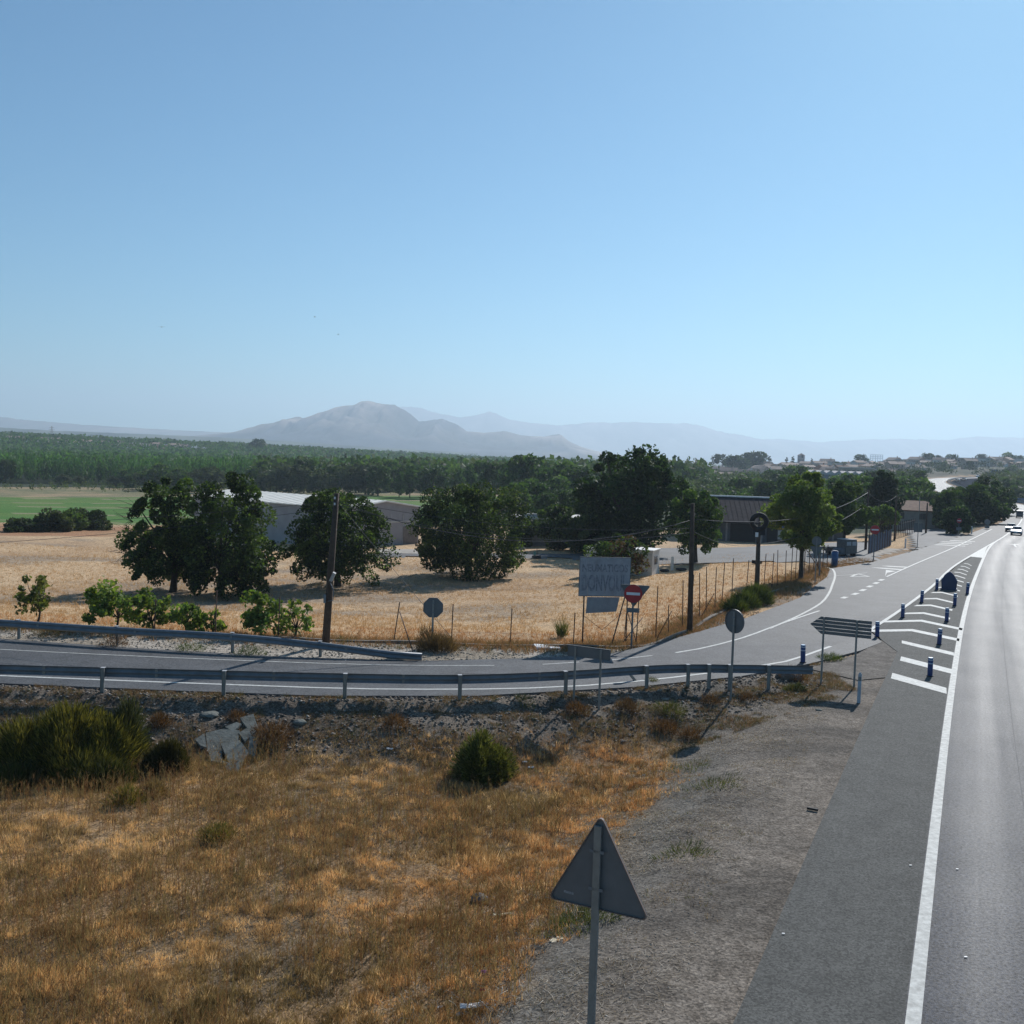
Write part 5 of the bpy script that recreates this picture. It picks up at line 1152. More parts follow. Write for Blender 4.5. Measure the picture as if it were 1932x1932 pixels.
for k in range(9):
    b = MB(); N_ = 6; x0 = k*1.6; vs = []; fs = []
    for j in range(N_*2+1): vs += [(x0+1.55*j/(N_*2), .05*(j % 2), 0), (x0+1.55*j/(N_*2), .05*(j % 2), 1.7+.15*math.sin(k*2.3))]
    for j in range(N_*2): fs.append((2*j, 2*j+2, 2*j+3, 2*j+1))
    b.add(vs, fs); b.build('sheet_panel', mat('blue_sheet', (.09, .115, .17), rough=.6, var=.25, scale=2), f4)
    MB().box((x0, -.06, 1.1), (.06, .06, 2.5)).build('fence_post', m_rust, f4)
f5 = empty('wire_fence', (45.5, 124.5, hz(45.5, 124.5)), R(60), 'open post fence running in front of the ruined stone house', 'fence')
for k in range(12):
    MB().box((k*1.3, 0, .9), (.07, .07, 2.1)).build('fence_post', m_rust, f5)
for zz in (.7, 1.7): MB().cyl((0, 0, zz), (14.3, 0, zz), .02, n=4).build('strand', m_rust, f5)

# low wall at the edge of the dry field
WL = [(-60, 50.6), (-30, 46.6), (-21, 45.7), (-12.8, 45.2), (-2.5, 45.1), (2.9, 45.35), (6.1, 46.2), (8.6, 50.4), (10.5, 54.6), (13.2, 60.6), (16, 65.2), (18.6, 70)]
WC = resample(WL, 1.2); wn = normals(WC); b = MB(); vs = []
for i, q in enumerate(WC):
    zt_ = .05+.04*math.sin(i*1.3)
    for o_, z_ in ((.11, -.6), (.11, zt_), (-.09, zt_), (-.09, -.6)): vs.append((q[0]+wn[i, 0]*o_, q[1]+wn[i, 1]*o_, z_))
fs = []
for i in range(len(WC)-1):
    for j in range(3): fs.append((4*i+j, 4*i+j+1, 4*i+5+j, 4*i+4+j))
b.add(vs, fs); tag(b.build('low_wall', m_kerbwall), 'low dark concrete kerb wall between the roadside strip and the dry field', 'wall')

# ------------------------------------------------------------------ guardrails
def guardrail(name, path, zs, posts, label, side_, post_dir=-1, droop=None):
    s = empty(name, (path[0][0], path[0][1], 0), 0, label, 'guardrail')
    C = resample(path, .8, zs); N_ = normals(C)
    prof = [(.0, .155), (.045, .13), (.075, .10), (.075, .06), (.02, .02), (.02, -.02), (.075, -.06), (.075, -.10), (.045, -.13), (.0, -.155)]
    vs = []; fs = []; m_ = len(prof)
    for i, q in enumerate(C):
        for o_, z_ in prof: vs.append((q[0]+N_[i, 0]*o_*side_-path[0][0], q[1]+N_[i, 1]*o_*side_-path[0][1], q[2]+z_))
    for i in range(len(C)-1):
        for j in range(m_-1): fs.append((i*m_+j, i*m_+j+1, (i+1)*m_+j+1, (i+1)*m_+j))
    b = MB(); b.add(vs, fs, True); o = b.build('rail_beam', m_galv, s); md = o.modifiers.new('solid', 'SOLIDIFY'); md.thickness = .004
    # lap joints with bolts every 4 m
    for i in range(4, len(C)-2, 5):
        bb = MB(); q = C[i]; bb.box((q[0]+N_[i, 0]*.05*side_-path[0][0], q[1]+N_[i, 1]*.05*side_-path[0][1], q[2]), (.03, .09, .30), rz=math.atan2(N_[i, 1], N_[i, 0])); 
        bb.build('lap_joint', m_signpost, s)
    Cs = np.column_stack([C[:, 0], C[:, 1]])
    for (x, y) in posts:
        i = int(np.argmin(np.hypot(Cs[:, 0]-x, Cs[:, 1]-y))); q = C[i]; nx, ny = N_[i]*side_
        px, py = q[0]-nx*.16-path[0][0], q[1]-ny*.16-path[0][1]; a_ = math.atan2(ny, nx); zt_ = q[2]+.17; gz = hz(q[0], q[1])-.25
        bb = MB(); 
        bb.box((px, py, (gz+zt_)/2), (.006, .12, zt_-gz), rz=a_); bb.box((px+.03*math.cos(a_-math.pi/2)*2, py+.03*math.sin(a_-math.pi/2)*2, (gz+zt_)/2), (.05, .006, zt_-gz), rz=a_); bb.box((px-.06*math.cos(a_-math.pi/2), py-.06*math.sin(a_-math.pi/2), (gz+zt_)/2), (.05, .006, zt_-gz), rz=a_)
        po = bb.build('rail_post', m_signpost, s)
        MB().box((px+nx*.07, py+ny*.07, zt_+.004), (.17, .14, .012), rz=a_).build('post_cap', m_roofgrey, po)
        MB().box((px+nx*.09, py+ny*.09, q[2]), (.12, .08, .22), rz=a_).build('spacer', m_signpost, po)
    return s
NP = [(-60, 36.1), (-30, 34.9), (-19, 34.5), (-13.4, 34.55), (-9.4, 34.65), (-5.4, 34.8), (-1.6, 35.15), (2.0, 36.3), (5.0, 37.7), (6.6, 38.2), (8.2, 38.5), (9.7, 38.75), (11.5, 39.0)]
guardrail('guardrail', NP, [.62]*10+[.60, .58, .55], [(x, y) for x, y in ((-25.4, 34.7), (-21.4, 34.6), (-17.4, 34.5), (-13.4, 34.55), (-9.4, 34.65), (-5.4, 34.8), (-1.6, 35.15), (2.0, 36.3), (5.0, 37.7), (6.5, 38.2), (7.5, 38.4), (8.9, 38.65), (9.9, 38.8))],
          'long galvanised guardrail along the near side of the side road', -1)
FPth = [(-60, 47.4), (-30, 44.2), (-21.5, 43.35), (-16, 42.4), (-11.1, 41.75), (-7.5, 41.45), (-4.6, 41.3), (-3.4, 41.35)]
guardrail('guardrail', FPth, [.60, .60, .60, .60, .60, .42, .17, .12], [(-25.5, 43.8), (-20.0, 43.2), (-15.6, 42.4), (-11.1, 41.8), (-7.7, 41.5)], 'far side guardrail sloping down to the ground near the octagonal sign', 1)
# broken off barrier end lying on the slope edge
p = G(1195, 1290, -.05); s_ = empty('broken_rail_post', p, R(20), 'bent leftover guardrail post with its cap below the guardrail', 'guardrail post')
MB().box((-.1, 0, .3), (.08, .1, .75), ry=-.75).build('post', m_signpost, s_); MB().box((-.42, 0, .52), (.28, .16, .09)).build('cap', m_galv, s_)
# highway barrier beyond the bend and median barriers
ML = LC[(LC[:, 1] > 90)]
for off_, lab in ((9.9, 'median barrier nearest our carriageway, curving away with the highway'), (10.9, 'median barrier of the opposite carriageway')):
    N_ = normals(ML); pts = [(q[0]+N_[i, 0]*off_, q[1]+N_[i, 1]*off_, q[2]+.6) for i, q in enumerate(ML)]
    s = empty('median_barrier', pts[0], 0, lab, 'guardrail'); o = pts[0]
    b = MB(); vs = []; 
    for i, q in enumerate(pts):
        for dx, dz in ((.0, -.16), (.05, 0), (0, .16)): vs.append((q[0]+N_[i, 0]*dx-o[0], q[1]+N_[i, 1]*dx-o[1], q[2]+dz-o[2]))
    fs = [(3*i+j, 3*i+j+1, 3*i+4+j, 3*i+3+j) for i in range(len(pts)-1) for j in range(2)]
    b.add(vs, fs); b.build('rail_beam', m_galv, s)
    pm = MB().box((0, 0, -.35), (.1, .12, .8)).mesh('rail_post', m_signpost)
    for q in pts[::2][:60]: inst('rail_post', pm, s, (q[0]-o[0], q[1]-o[1], q[2]-o[2]))

# ------------------------------------------------------------------ marker posts and beacons
bol = empty('marker_bollard', (0, 0, -.01), 0, 'x', 'bollard', 'blue flexible marker bollards')
MB().cyl((0, 0, 0), (0, 0, .73), .10, .10, 20).build('body', m_blue, bol, bevel=.01); MB().cyl((0, 0, .731), (0, 0, .75), .095, .085, 20).build('cap', mat('bollard_cap', (.25, .45, .62), rough=.5), bol)
for zz in (.50, .64): MB().cyl((0, 0, zz), (0, 0, zz+.045), .103, .103, 20).build('reflective_band', m_refl, bol)
MB().cyl((0, 0, 0), (0, 0, .03), .14, .13, 16).build('foot', m_black, bol)
BL = [((12.3, 43.3), 'blue marker bollard standing alone at the end of the guardrail, left of the arrow sign'), ((17.85, 50.4), 'blue marker bollard just right of the arrow sign, at the tip of the white line'), ((16.8, 41.3), 'blue marker bollard nearest to the viewer, on the second white stripe'),
      ((20.2, 48.8), 'blue marker bollard second nearest on the highway side of the hatched area'), ((23.6, 56.2), 'third blue marker bollard on the highway side of the hatched area'), ((21.6, 57.2), 'blue marker bollard on the slip road side, second after the arrow sign'),
      ((25.2, 63.8), 'third blue marker bollard on the slip road side'), ((26.8, 62.8), 'fourth blue marker bollard on the highway side, before the arched beacon'), ((28.9, 70.7), 'farthest blue marker bollard on the slip road side, left of the arched beacon'), ((30.2, 68.9), 'blue marker bollard standing against the right edge of the arched beacon')]
for i, ((x, y), lab) in enumerate(BL):
    o = bol if i == 0 else copy_tree(bol); o.location = (x, y, .0); o['label'] = lab; o.rotation_euler = (rnd.uniform(-.03, .03), rnd.uniform(-.03, .03), rnd.uniform(0, 6))
p = (29.85, 71.0); s_ = empty('arched_beacon', (p[0], p[1], .0), R(-22), 'big dark blue arched divergence beacon in the hatched area, its back towards us', 'beacon')
H_ = top_z(*p, 1078)
pts = [(-.47, .0), (.47, 0), (.49, H_*.30), (.52, H_*.52), (.44, H_*.56), (.40, H_*.66), (.30, H_*.80), (.15, H_*.92), (0, H_), (-.15, H_*.92), (-.30, H_*.80), (-.40, H_*.66), (-.44, H_*.56), (-.52, H_*.52), (-.49, H_*.30)]
MB().prism(pts, -.1, .12).build('shell', m_bluedark, s_, bevel=.03); MB().prism([(q[0]*.7, .15+q[1]*.72) for q in pts], .12, .2).build('front_bulge', m_bluedark, s_, bevel=.02)
MB().box((0, .05, .05), (1.06, .5, .1)).build('base', m_bluedark, s_, bevel=.02)
for sx_ in (-1, 1): MB().box((sx_*.46, -.02, H_*.60), (.07, .1, .08)).build('reflector', m_refl, s_)
p = at(1620, 1326, -.05); s_ = empty('delineator_post', wpt(p), R(-20), 'slim pale roadside delineator post right of the arrow sign', 'marker post')
MB().prism([(-.06, -.3), (.06, -.3), (.06, 1.02), (.0, 1.10), (-.06, 1.0)], -.02, .02).build('body', mat('pale_post', (.42, .46, .52), rough=.6), s_, bevel=.008)
MB().box((0, -.022, .85), (.1, .006, .14)).build('reflector', m_signpost, s_)
for (x, y, lab) in ((58.6, 133.4, 'white delineator post in front of the trees at the bend'), (40.6, 107.8, 'short white post left of the second junction')):
    o = MB().box((0, 0, .45), (.14, .08, 1.1)).build('delineator_post', m_white, None, loc=(x, y, hz(x, y))); tag(o, lab, 'marker post')
p = (26.4, 85.2); s_ = empty('blue_drum', wpt(p), 0, 'upright blue plastic drum at the corner of the driveway', 'drum')
MB().cyl((0, 0, 0), (0, 0, 1.25), .26, .26, 18).build('body', mat('blue_plastic', (.03, .10, .24), rough=.5), s_); MB().cyl((0, 0, 1.25), (0, 0, 1.30), .2, .2, 14).build('lid', m_bluedark, s_)
p = (22.9, 77.4); s_ = empty('leaning_post', wpt(p), 0, 'pale grey square post between the give way sign and the blue drum', 'post'); MB().box((0, 0, .9), (.09, .09, 2.2)).build('shaft', m_galv, s_); MB().box((0, -.05, 1.0), (.03, .02, 1.6)).build('rib', m_signpost, s_)

# ------------------------------------------------------------------ huts, barns and houses near by
def gable(parent, L, Wd, he, hr, wall, roof, over=.35, th=.12, corr=None):
    """walls and gable roof; ridge along local X"""
    b = MB(); b.prism([(-Wd/2, -1.2), (Wd/2, -1.2), (Wd/2, he), (0, hr), (-Wd/2, he)], -L/2, L/2, 'x'); b.build('wall', wall, parent)
    sl = math.atan2(hr-he, Wd/2)
    for sd_ in (-1, 1):
        b = MB(); q = [(sd_*(Wd/2+over), he-over*math.tan(sl)), (0, hr), (0, hr+th), (sd_*(Wd/2+over), he-over*math.tan(sl)+th)]
        b.prism(q, -L/2-over, L/2+over, 'x'); rf = b.build('roof', roof, parent)
        if corr:
            n = int(L/corr); bm_ = MB()
            for k in range(n+1):
                x = -L/2+k*L/n; c0 = Vector((x, sd_*(Wd/2+over), he-over*math.tan(sl)+th+.02)); c1 = Vector((x, sd_*.02, hr+th+.02)); bm_.cyl(c0, c1, .035, n=4, smooth=False)
            bm_.build('roof_ribs', roof, rf)['kind'] = 'stuff'
def window(parent, x, y, z, w_, h_, rz=0, mt=None, frame=None, name='window'):
    f = MB().box((0, 0, 0), (w_+.12, .07, h_+.12)).build(name, frame or m_pale, parent, loc=(x, y, z), rot=(0, 0, rz))
    MB().box((0, -.03, 0), (w_, .06, h_)).build('pane', mt or m_glass, f); MB().box((0, -.06, 0), (.04, .03, h_)).build('glazing_bar', frame or m_pale, f); return f
# cream roofed warehouse
cx_, cy_ = -13.6, 112.0; rd = Vector((-.776, .63)); L_ = 27; ctr = Vector((cx_, cy_))+rd*L_/2; zg = -2.2
s_ = empty('warehouse', (ctr.x, ctr.y, zg), math.atan2(rd.y, rd.x), 'long warehouse with cream roof and grey gable end, half hidden by the field trees', 'warehouse')
gable(s_, L_, 10.5, 4.25, 4.95, m_wallgrey, m_cream, over=.25, corr=1.1)
for k in range(6): MB().box((-L_/2-.03, -4.6+1.85*k, 1.2), (.05, .06, 4.8)).build('wall_rib', mat('pale_rib', (.45, .43, .42), rough=.7), s_)
MB().box((-L_/2-.04, 0, 2.75), (.06, 10.4, .14)).build('wall_band', m_pale, s_)
MB().box((-L_/2-.05, -3.9, .9), (.06, 2.2, 2.6)).build('door', mat('brown_sheet', (.2, .17, .15), rough=.7), s_)
tag(MB().box((0, 0, .0), (7, 4.5, .2)).build('concrete_slab', m_track, None, loc=(-9.6, 103.5, hz(-9.6, 103.5)+.02), rot=(0, 0, R(10))), 'pale concrete apron in front of the warehouse gable', 'slab')
# tyre workshop
s_ = empty('tyre_workshop', (32.0, 133.5, -1.5), R(-6), 'low dark workshop with a fibre cement roof and a shaded front behind the yard', 'workshop')
zf = 1.15+1.5; zr = 3.5+1.5
MB().prism([(-6.5, -1), (6.5, -1), (6.5, zf), (0, zr), (-6.5, zf)], -10, 9, 'x').build('wall', m_shopwall, s_)
for sd_ in (-1, 1):
    MB().prism([(sd_*7.6, zf-.35), (0, zr+.02), (0, zr+.15), (sd_*7.6, zf-.22)], -10.6, 9.6, 'x').build('roof', m_roofdark, s_)
b = MB()
for k in range(34): b.cyl((-10.4+k*.6, -7.6, zf-.2), (-10.4+k*.6, -.05, zr+.16), .03, n=4, smooth=False)
b.build('roof_ribs', m_roofdark, s_)['kind'] = 'stuff'
MB().box((-2.2, 0, zr+.25), (12, .5, .16)).build('ridge_cap', mat('white_ridge', (.75, .75, .75), rough=.4), s_)
for xx in (-5.2, -1.0, 3.2, 7.4): MB().box((xx, -7.0, 1.0), (.2, .2, 3.0)).build('porch_post', mat('post_grey', (.28, .26, .25), rough=.8), s_)
for xx, ww, mt_ in ((-7.6, 3.2, m_shopwall), (-3.2, 3.0, mat('dark_doorway', (.02, .02, .022), rough=.9)), (1.0, 2.6, MATS['dark_doorway'])): MB().box((xx, -6.56, .9), (ww, .1, 2.6)).build('doorway', mt_, s_)
MB().box((1.4, -6.66, 1.9), (1.6, .06, .5)).build('yellow_panel', m_yellow, s_); MB().box((1.2, -6.66, 1.0), (.5, .06, 1.1)).build('notice_board', m_pale, s_); MB().box((2.6, -6.68, 2.2), (2.4, .06, .7)).build('blue_panel', m_bluepaint, s_)
MB().box((3.2, -6.68, .9), (1.4, .06, .9)).build('window', m_pale, s_)
# white hut
p = G(1230, 1086, -1.2); p = (p[0]-.98, p[1]+1.58); z0 = hz(*p); s_ = empty('white_hut', (p[0], p[1], z0+.05), R(-22), 'small white prefabricated hut with two windows beside the billboard', 'hut')
MB().box((0, 0, 1.0), (3.0, 2.2, 2.0)).build('wall', m_hut, s_, bevel=.02); MB().box((0, 0, 2.05), (3.15, 2.35, .10)).build('roof', mat('hut_roof', (.75, .73, .70), rough=.6), s_, bevel=.02)
MB().box((0, 0, -.1), (2.7, 2.0, .3)).build('plinth', m_kerbwall, s_)
window(s_, .45, -1.11, 1.25, .6, .6, frame=m_wallgrey); window(s_, 1.51, -.1, 1.25, .8, .6, rz=R(90), frame=m_wallgrey)
for k in range(5): MB().box((0, -1.105, .3+.36*k), (2.95, .012, .015)).build('panel_joint', m_wallgrey, s_)
p = (7.0, 84.5); z0 = hz(*p); s_ = empty('white_cabin', (p[0], p[1], z0), R(-12), 'plain pale box cabin partly hidden by the reddish bush and the billboard', 'hut')
MB().box((.2, 0, 1.1), (2.0, 1.8, 2.2)).build('wall', m_hut, s_, bevel=.02); MB().box((.2, 0, 2.24), (2.1, 1.9, .08)).build('roof', m_pale, s_)
# low house behind the trees
p = (5.9, 118); z0 = hz(*p); s_ = empty('farm_house', (p[0], p[1], z0), R(8), 'pale farm house with flat white parapet half hidden behind trees', 'house')
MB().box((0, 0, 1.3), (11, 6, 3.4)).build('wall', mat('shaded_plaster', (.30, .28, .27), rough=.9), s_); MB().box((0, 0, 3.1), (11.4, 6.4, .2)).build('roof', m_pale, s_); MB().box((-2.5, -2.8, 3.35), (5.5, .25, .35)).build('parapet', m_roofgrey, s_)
window(s_, -2.6, -3.02, 1.9, .7, 1.0); window(s_, 3.6, -3.02, 1.6, .8, 1.1); MB().box((1.2, -3.05, .9), (1.1, .1, 2.1)).build('door', m_farwin, s_)
p = (9.3, 111); s_ = empty('outbuilding', (p[0], p[1], hz(*p)), R(12), 'small ochre plastered outbuilding in the shade of the very large tree', 'outbuilding')
MB().box((0, 0, 1.0), (3.6, 3, 3)).build('wall', m_tan, s_); MB().box((0, 0, 2.6), (3.9, 3.3, .15)).build('roof', m_roofbrown, s_); MB().box((-.8, -1.52, .8), (.8, .06, 1.8)).build('door', m_farwin, s_)
# ruined stone house
p = (58.5, 152); z0 = hz(*p); s_ = empty('ruined_house', (p[0], p[1], z0), R(-14), 'old pale stone house with a hipped tile roof and two shuttered windows', 'house')
ze = top_z(56.5, 149, 962)-z0; zr = top_z(58.5, 153, 944)-z0
MB().box((0, 0, ze/2-.5), (8, 6, ze+1)).build('wall', m_plaster, s_)
for q in ([(-4.4, -3.4, ze-.05), (4.4, -3.4, ze-.05), (1.2, 0, zr), (-1.2, 0, zr)], [(4.4, -3.4, ze-.05), (4.4, 3.4, ze-.05), (1.2, 0, zr)], [(4.4, 3.4, ze-.05), (-4.4, 3.4, ze-.05), (-1.2, 0, zr), (1.2, 0, zr)], [(-4.4, 3.4, ze-.05), (-4.4, -3.4, ze-.05), (-1.2, 0, zr)]):
    b = MB(); n = len(q); b.add([tuple(c) for c in q]+[(c[0]*.97, c[1]*.97, c[2]-.15) for c in q], [tuple(range(n)), tuple(range(2*n-1, n-1, -1))]+[(i, (i+1) % n, n+(i+1) % n, n+i) for i in range(n)]); b.build('roof', m_tile, s_)
for xx in (-2.4, .6): window(s_, xx, -3.02, ze*.68, 1.0, .85, mt=mat('shutter', (.16, .12, .1), rough=.9), frame=m_tan)
MB().box((2.9, -3.04, .9), (1.2, .08, 2.0)).build('door', MATS['shutter'], s_)
# old truck cab in the scrap corner
p = (30.9, 96.3); z0 = hz(*p); s_ = empty('old_truck', (p[0], p[1], z0), R(25), 'derelict grey truck cab with two pale window openings behind the fence', 'truck', None, .68)
MB().prism([(-1.0, .5), (1.0, .5), (1.0, 1.9), (.9, 2.35), (-.9, 2.35), (-1.0, 1.9)], -.9, .9).build('cab', mat('old_grey_paint', (.12, .115, .11), rough=.7, var=.3), s_, bevel=.05)
MB().box((0, 0, 2.4), (1.9, 1.8, .06)).build('roof', m_roofgrey, s_)
for xx in (-.48, .45): MB().box((xx, -.92, 1.85), (.72, .05, .5)).build('window', mat('pale_glass', (.35, .38, .42), rough=.3), s_)
MB().box((0, 2.2, .8), (2.1, 2.8, .5)).build('bed', m_rust, s_); MB().prism([(-1.9, .4), (-1.0, .4), (-1.0, 1.3), (-1.8, 1.0)], -.8, .8).build('bonnet', m_shopwall, s_, bevel=.05)
wm = MB().cyl((0, -.12, 0), (0, .12, 0), .45, .45, 18).mesh('wheel', m_black)
for xx in (-.85, .85):
    for yy in (-.3, 2.6): inst('wheel', wm, s_, (xx, yy, .43), (0, 0, R(90)))
for (x, y, sc_, lab) in ((12.6, 85.3, 1, 'black tyre lying on the dry field right of the white hut'), (14.0, 85.6, 1.2, 'larger black tyre lying on the dry field right of the white hut')):
    b = MB(); vs = [((.28+.11*math.cos(t))*math.cos(a)*sc_, (.28+.11*math.cos(t))*math.sin(a)*sc_, .10+.10*math.sin(t)) for a in [2*math.pi*i/20 for i in range(20)] for t in [2*math.pi*j/8 for j in range(8)]]
    b.add(vs, [(i*8+j, i*8+(j+1) % 8, ((i+1) % 20)*8+(j+1) % 8, ((i+1) % 20)*8+j) for i in range(20) for j in range(8)], True); tag(b.build('discarded_tyre', m_black, None, loc=(x, y, hz(x, y))), lab, 'tyre')
for (x, y, H_, lab) in ((13.3, 85.9, 1.15, 'short white marker post between two tyres near the white hut'),):
    o = MB().box((0, 0, H_/2), (.22, .06, H_)).build('white_marker', m_hut, None, loc=(x, y, hz(x, y))); tag(o, lab, 'post')
def junk(u, v, z, label, name='scrap_heap'):
    p = G(u, v, z); s = empty(name, p, rnd.uniform(0, 3), label, 'scrap')
    MB().box((0, 0, .15), (.9, .5, .3), ry=.1).build('block', m_black, s, bevel=.03); MB().box((.25, .05, .45), (.4, .06, .35), ry=.5).build('panel', mat('green_panel', (.1, .25, .2), rough=.6), s)
    MB().cyl((-.1, 0, .2), (-.05, 0, 1.0), .03, n=6).build('rod', m_rust, s); return s
junk(1012, 1054, -1.6, 'small dark machine part with a green panel right of the broad field tree'); junk(1428, 1064, -1.2, 'small rusty pump stand at the edge of the tarmac yard')
o = MB().box((0, 0, .05), (1.1, .55, .09), rx=.08, ry=.06).build('fallen_sheet', m_white, None, loc=G(1032, 1223, 0), rot=(0, 0, .2)); tag(o, 'white rectangular panel lying on the pale strip left of the billboard', 'panel')

# ------------------------------------------------------------------ concrete slabs on the slope
s_ = empty('concrete_slabs', (0, 0, 0), 0, 'heap of broken pale concrete slabs lying on the slope below the side road', 'rubble')
def on(u, v): p = G(u, v, -.6); return Vector(p)
SL = [[(388, 1388), (420, 1382), (452, 1385), (448, 1410), (436, 1424), (392, 1420)], [(424, 1378), (446, 1368), (456, 1372), (440, 1385)], [(450, 1390), (470, 1378), (484, 1385), (462, 1405)], [(416, 1416), (452, 1410), (470, 1428), (440, 1450), (428, 1438)],
      [(394, 1425), (418, 1425), (420, 1442), (396, 1440)], [(472, 1396), (488, 1400), (480, 1432), (466, 1424)], [(452, 1362), (478, 1355), (486, 1378), (466, 1378)], [(368, 1404), (386, 1392), (390, 1416), (378, 1414)], [(420, 1446), (440, 1448), (462, 1440), (450, 1456), (430, 1456)]]
for i, pl in enumerate(SL):
    P3 = [on(*q) for q in pl]; c = sum(P3, Vector())/len(P3); n_ = Vector((0, -.38, 1)).normalized(); tl = Vector((rnd.uniform(-.03, .03), rnd.uniform(-.03, .03), 0))
    b = MB(); n = len(P3); lift = .09+.014*(i % 4); tv = []
    for q in P3: d_ = q-c; tv.append(Vector((q.x, q.y, c.z+lift+(-(n_.x+tl.x)*d_.x-(n_.y+tl.y)*d_.y)/n_.z)))
    b.add([tuple(v) for v in tv]+[tuple(v-Vector((0, 0, .07))) for v in tv], [tuple(range(n)), tuple(range(2*n-1, n-1, -1))]+[(k, (k+1) % n, n+(k+1) % n, n+k) for k in range(n)]); b.build('slab', m_concrete, s_)

# boulder like dark stump near the end of the guardrail and larger stones
def rock(u, v, r, label, mt=None, flat=.6, name='boulder', z=-.3, cat='stone'):
    p = G(u, v, z); import bmesh
    bm = bmesh.new(); bmesh.ops.create_icosphere(bm, subdivisions=3, radius=r)
    for vv in bm.verts: 
        c = vv.co; k = 1+.35*(fbm(np.array([c.x*3/r+u]), np.array([c.y*3/r+c.z*2/r]), 2., 7)[0]-.5)*1.6; vv.co = Vector((c.x*k*1.2, c.y*k, c.z*k*flat))
    me = bpy.data.meshes.new(name); bm.to_mesh(me); bm.free(); me.materials.append(mt or m_clod)
    return tag(inst(name, me, None, (p[0], p[1], p[2]+r*flat*.35)), label, cat)
rock(1487, 1280, .42, 'brown earth covered boulder in front of the guardrail end', flat=.62)
rock(905, 1700, .16, 'dark stone in the dry grass left of the triangular sign', flat=.8); rock(565, 1365, .18, 'small pale rock on the slope below the guardrail', m_concrete)
for (u_, v_, sz, lab) in ((395, 1350, .28, 'pale flat stone high on the slope above the slabs'), (1255, 1320, .14, 'whitish stone on the slope right of the rectangular sign'), (1188, 1322, .12, 'small pale stone by the foot of the rectangular sign'), (1545, 1340, .1, 'pale stone on the gravel below the arrow sign')):
    rock(u_, v_, sz, lab, m_concrete, .35)

# ------------------------------------------------------------------ litter
def crumple(u, v, w_, d_, label, mt, z=-.9, hgt=.05, rz=0, cat='litter', name='plastic_litter'):
    p = G(u, v, z); vs = []; n = 7
    for j in range(n):
        for i in range(n):
            e = 1-.35*abs(math.sin(i*1.9+u))*(j in (0, n-1))
            vs.append(((i/(n-1)-.5)*w_*e, (j/(n-1)-.5)*d_*(1-.3*abs(math.sin(j*2.3+v+i))), .02+hgt*rnd.random()))
    fs = [(j*n+i, j*n+i+1, (j+1)*n+i+1, (j+1)*n+i) for j in range(n-1) for i in range(n-1)]
    b = MB(); b.add(vs, fs); o = b.build(name, mt, None, loc=p, rot=(0, 0, rz)); return tag(o, label, cat)
crumple(900, 1902, .55, .18, 'crumpled white plastic sheet at the bottom edge of the view', m_plastic, rz=.1)
crumple(868, 1918, .12, .09, 'small white scrap left of the crumpled plastic sheet', m_plastic); crumple(1050, 1775, .28, .16, 'flat beige cardboard piece left of the sign post', m_ivory, hgt=.02, rz=.6)
crumple(992, 1826, .12, .08, 'cream paper scrap between the cardboard and the plastic sheet', m_ivory); crumple(976, 1826, .10, .06, 'yellowish paper scrap beside the cream one', m_ivory, rz=1)
crumple(913, 1838, .10, .07, 'pinkish white wrapper in the loose straw', m_pink); crumple(910, 1872, .08, .06, 'red and white wrapper in the loose straw', m_litred); crumple(950, 1728, .42, .14, 'pale straw coloured tuft or rag left of the triangular sign', m_ivory, hgt=.04, rz=.2)
crumple(1002, 1450, .2, .12, 'white scrap at the foot of the slope right of the round shrub', m_plastic); crumple(735, 1415, .22, .1, 'white scrap in the weeds left of the round shrub', m_plastic); crumple(990, 1440, .14, .1, 'second white scrap near the round shrub', m_plastic)
crumple(1195, 1458, .2, .05, 'pale stick of rubbish in the dry grass right of the round shrub', m_ivory); crumple(590, 1400, .09, .06, 'tiny white scrap on the slope', m_plastic); crumple(612, 1398, .06, .05, 'tiny yellow green scrap on the slope', m_ivory)
for (u_, v_, lab) in ((1718, 1633, 'small white fragment on the shoulder near the white line'), (1478, 1762, 'small white fragment lying on the gravel'), (1806, 1640, 'tiny pale fragment on the highway lane, upper one'), (1822, 1806, 'tiny pale fragment on the highway lane, lower one'), (652, 1246, 'white scrap on the far edge of the side road')):
    p = at(u_, v_, .012); tag(MB().box((0, 0, .008), (.05, .025, .01)).build('white_fragment', m_plastic, None, loc=p, rot=(0, 0, -.1)), lab, 'litter')
p = G(1533, 1530, -.03); o = MB().box((0, 0, .05), (.26, .07, .05), rz=-.5).build('dark_debris', m_black, None, loc=p); tag(o, 'black rubber strip lying at the shoulder edge', 'debris')
for i in range(220):
    v_ = rnd.uniform(1470, 1925); u_ = 1240-(v_-1470)*.72+rnd.gauss(0, 75); p = G(u_, v_, -.9)
    if i == 0: stk = MB()
    q = Vector(p); a = rnd.uniform(0, 6.28); L_ = rnd.uniform(.08, .3); e = q+Vector((math.cos(a)*L_, math.sin(a)*L_, rnd.uniform(.02, .1)))
    stk.tube([q+Vector((0, 0, .02)), (q+e)/2+Vector((rnd.uniform(-.04, .04), rnd.uniform(-.04, .04), .04)), e], .005, 3)
o = stk.build('loose_twigs', mat('pale_twig', (.42, .38, .32), rough=.9)); o['kind'] = 'stuff'

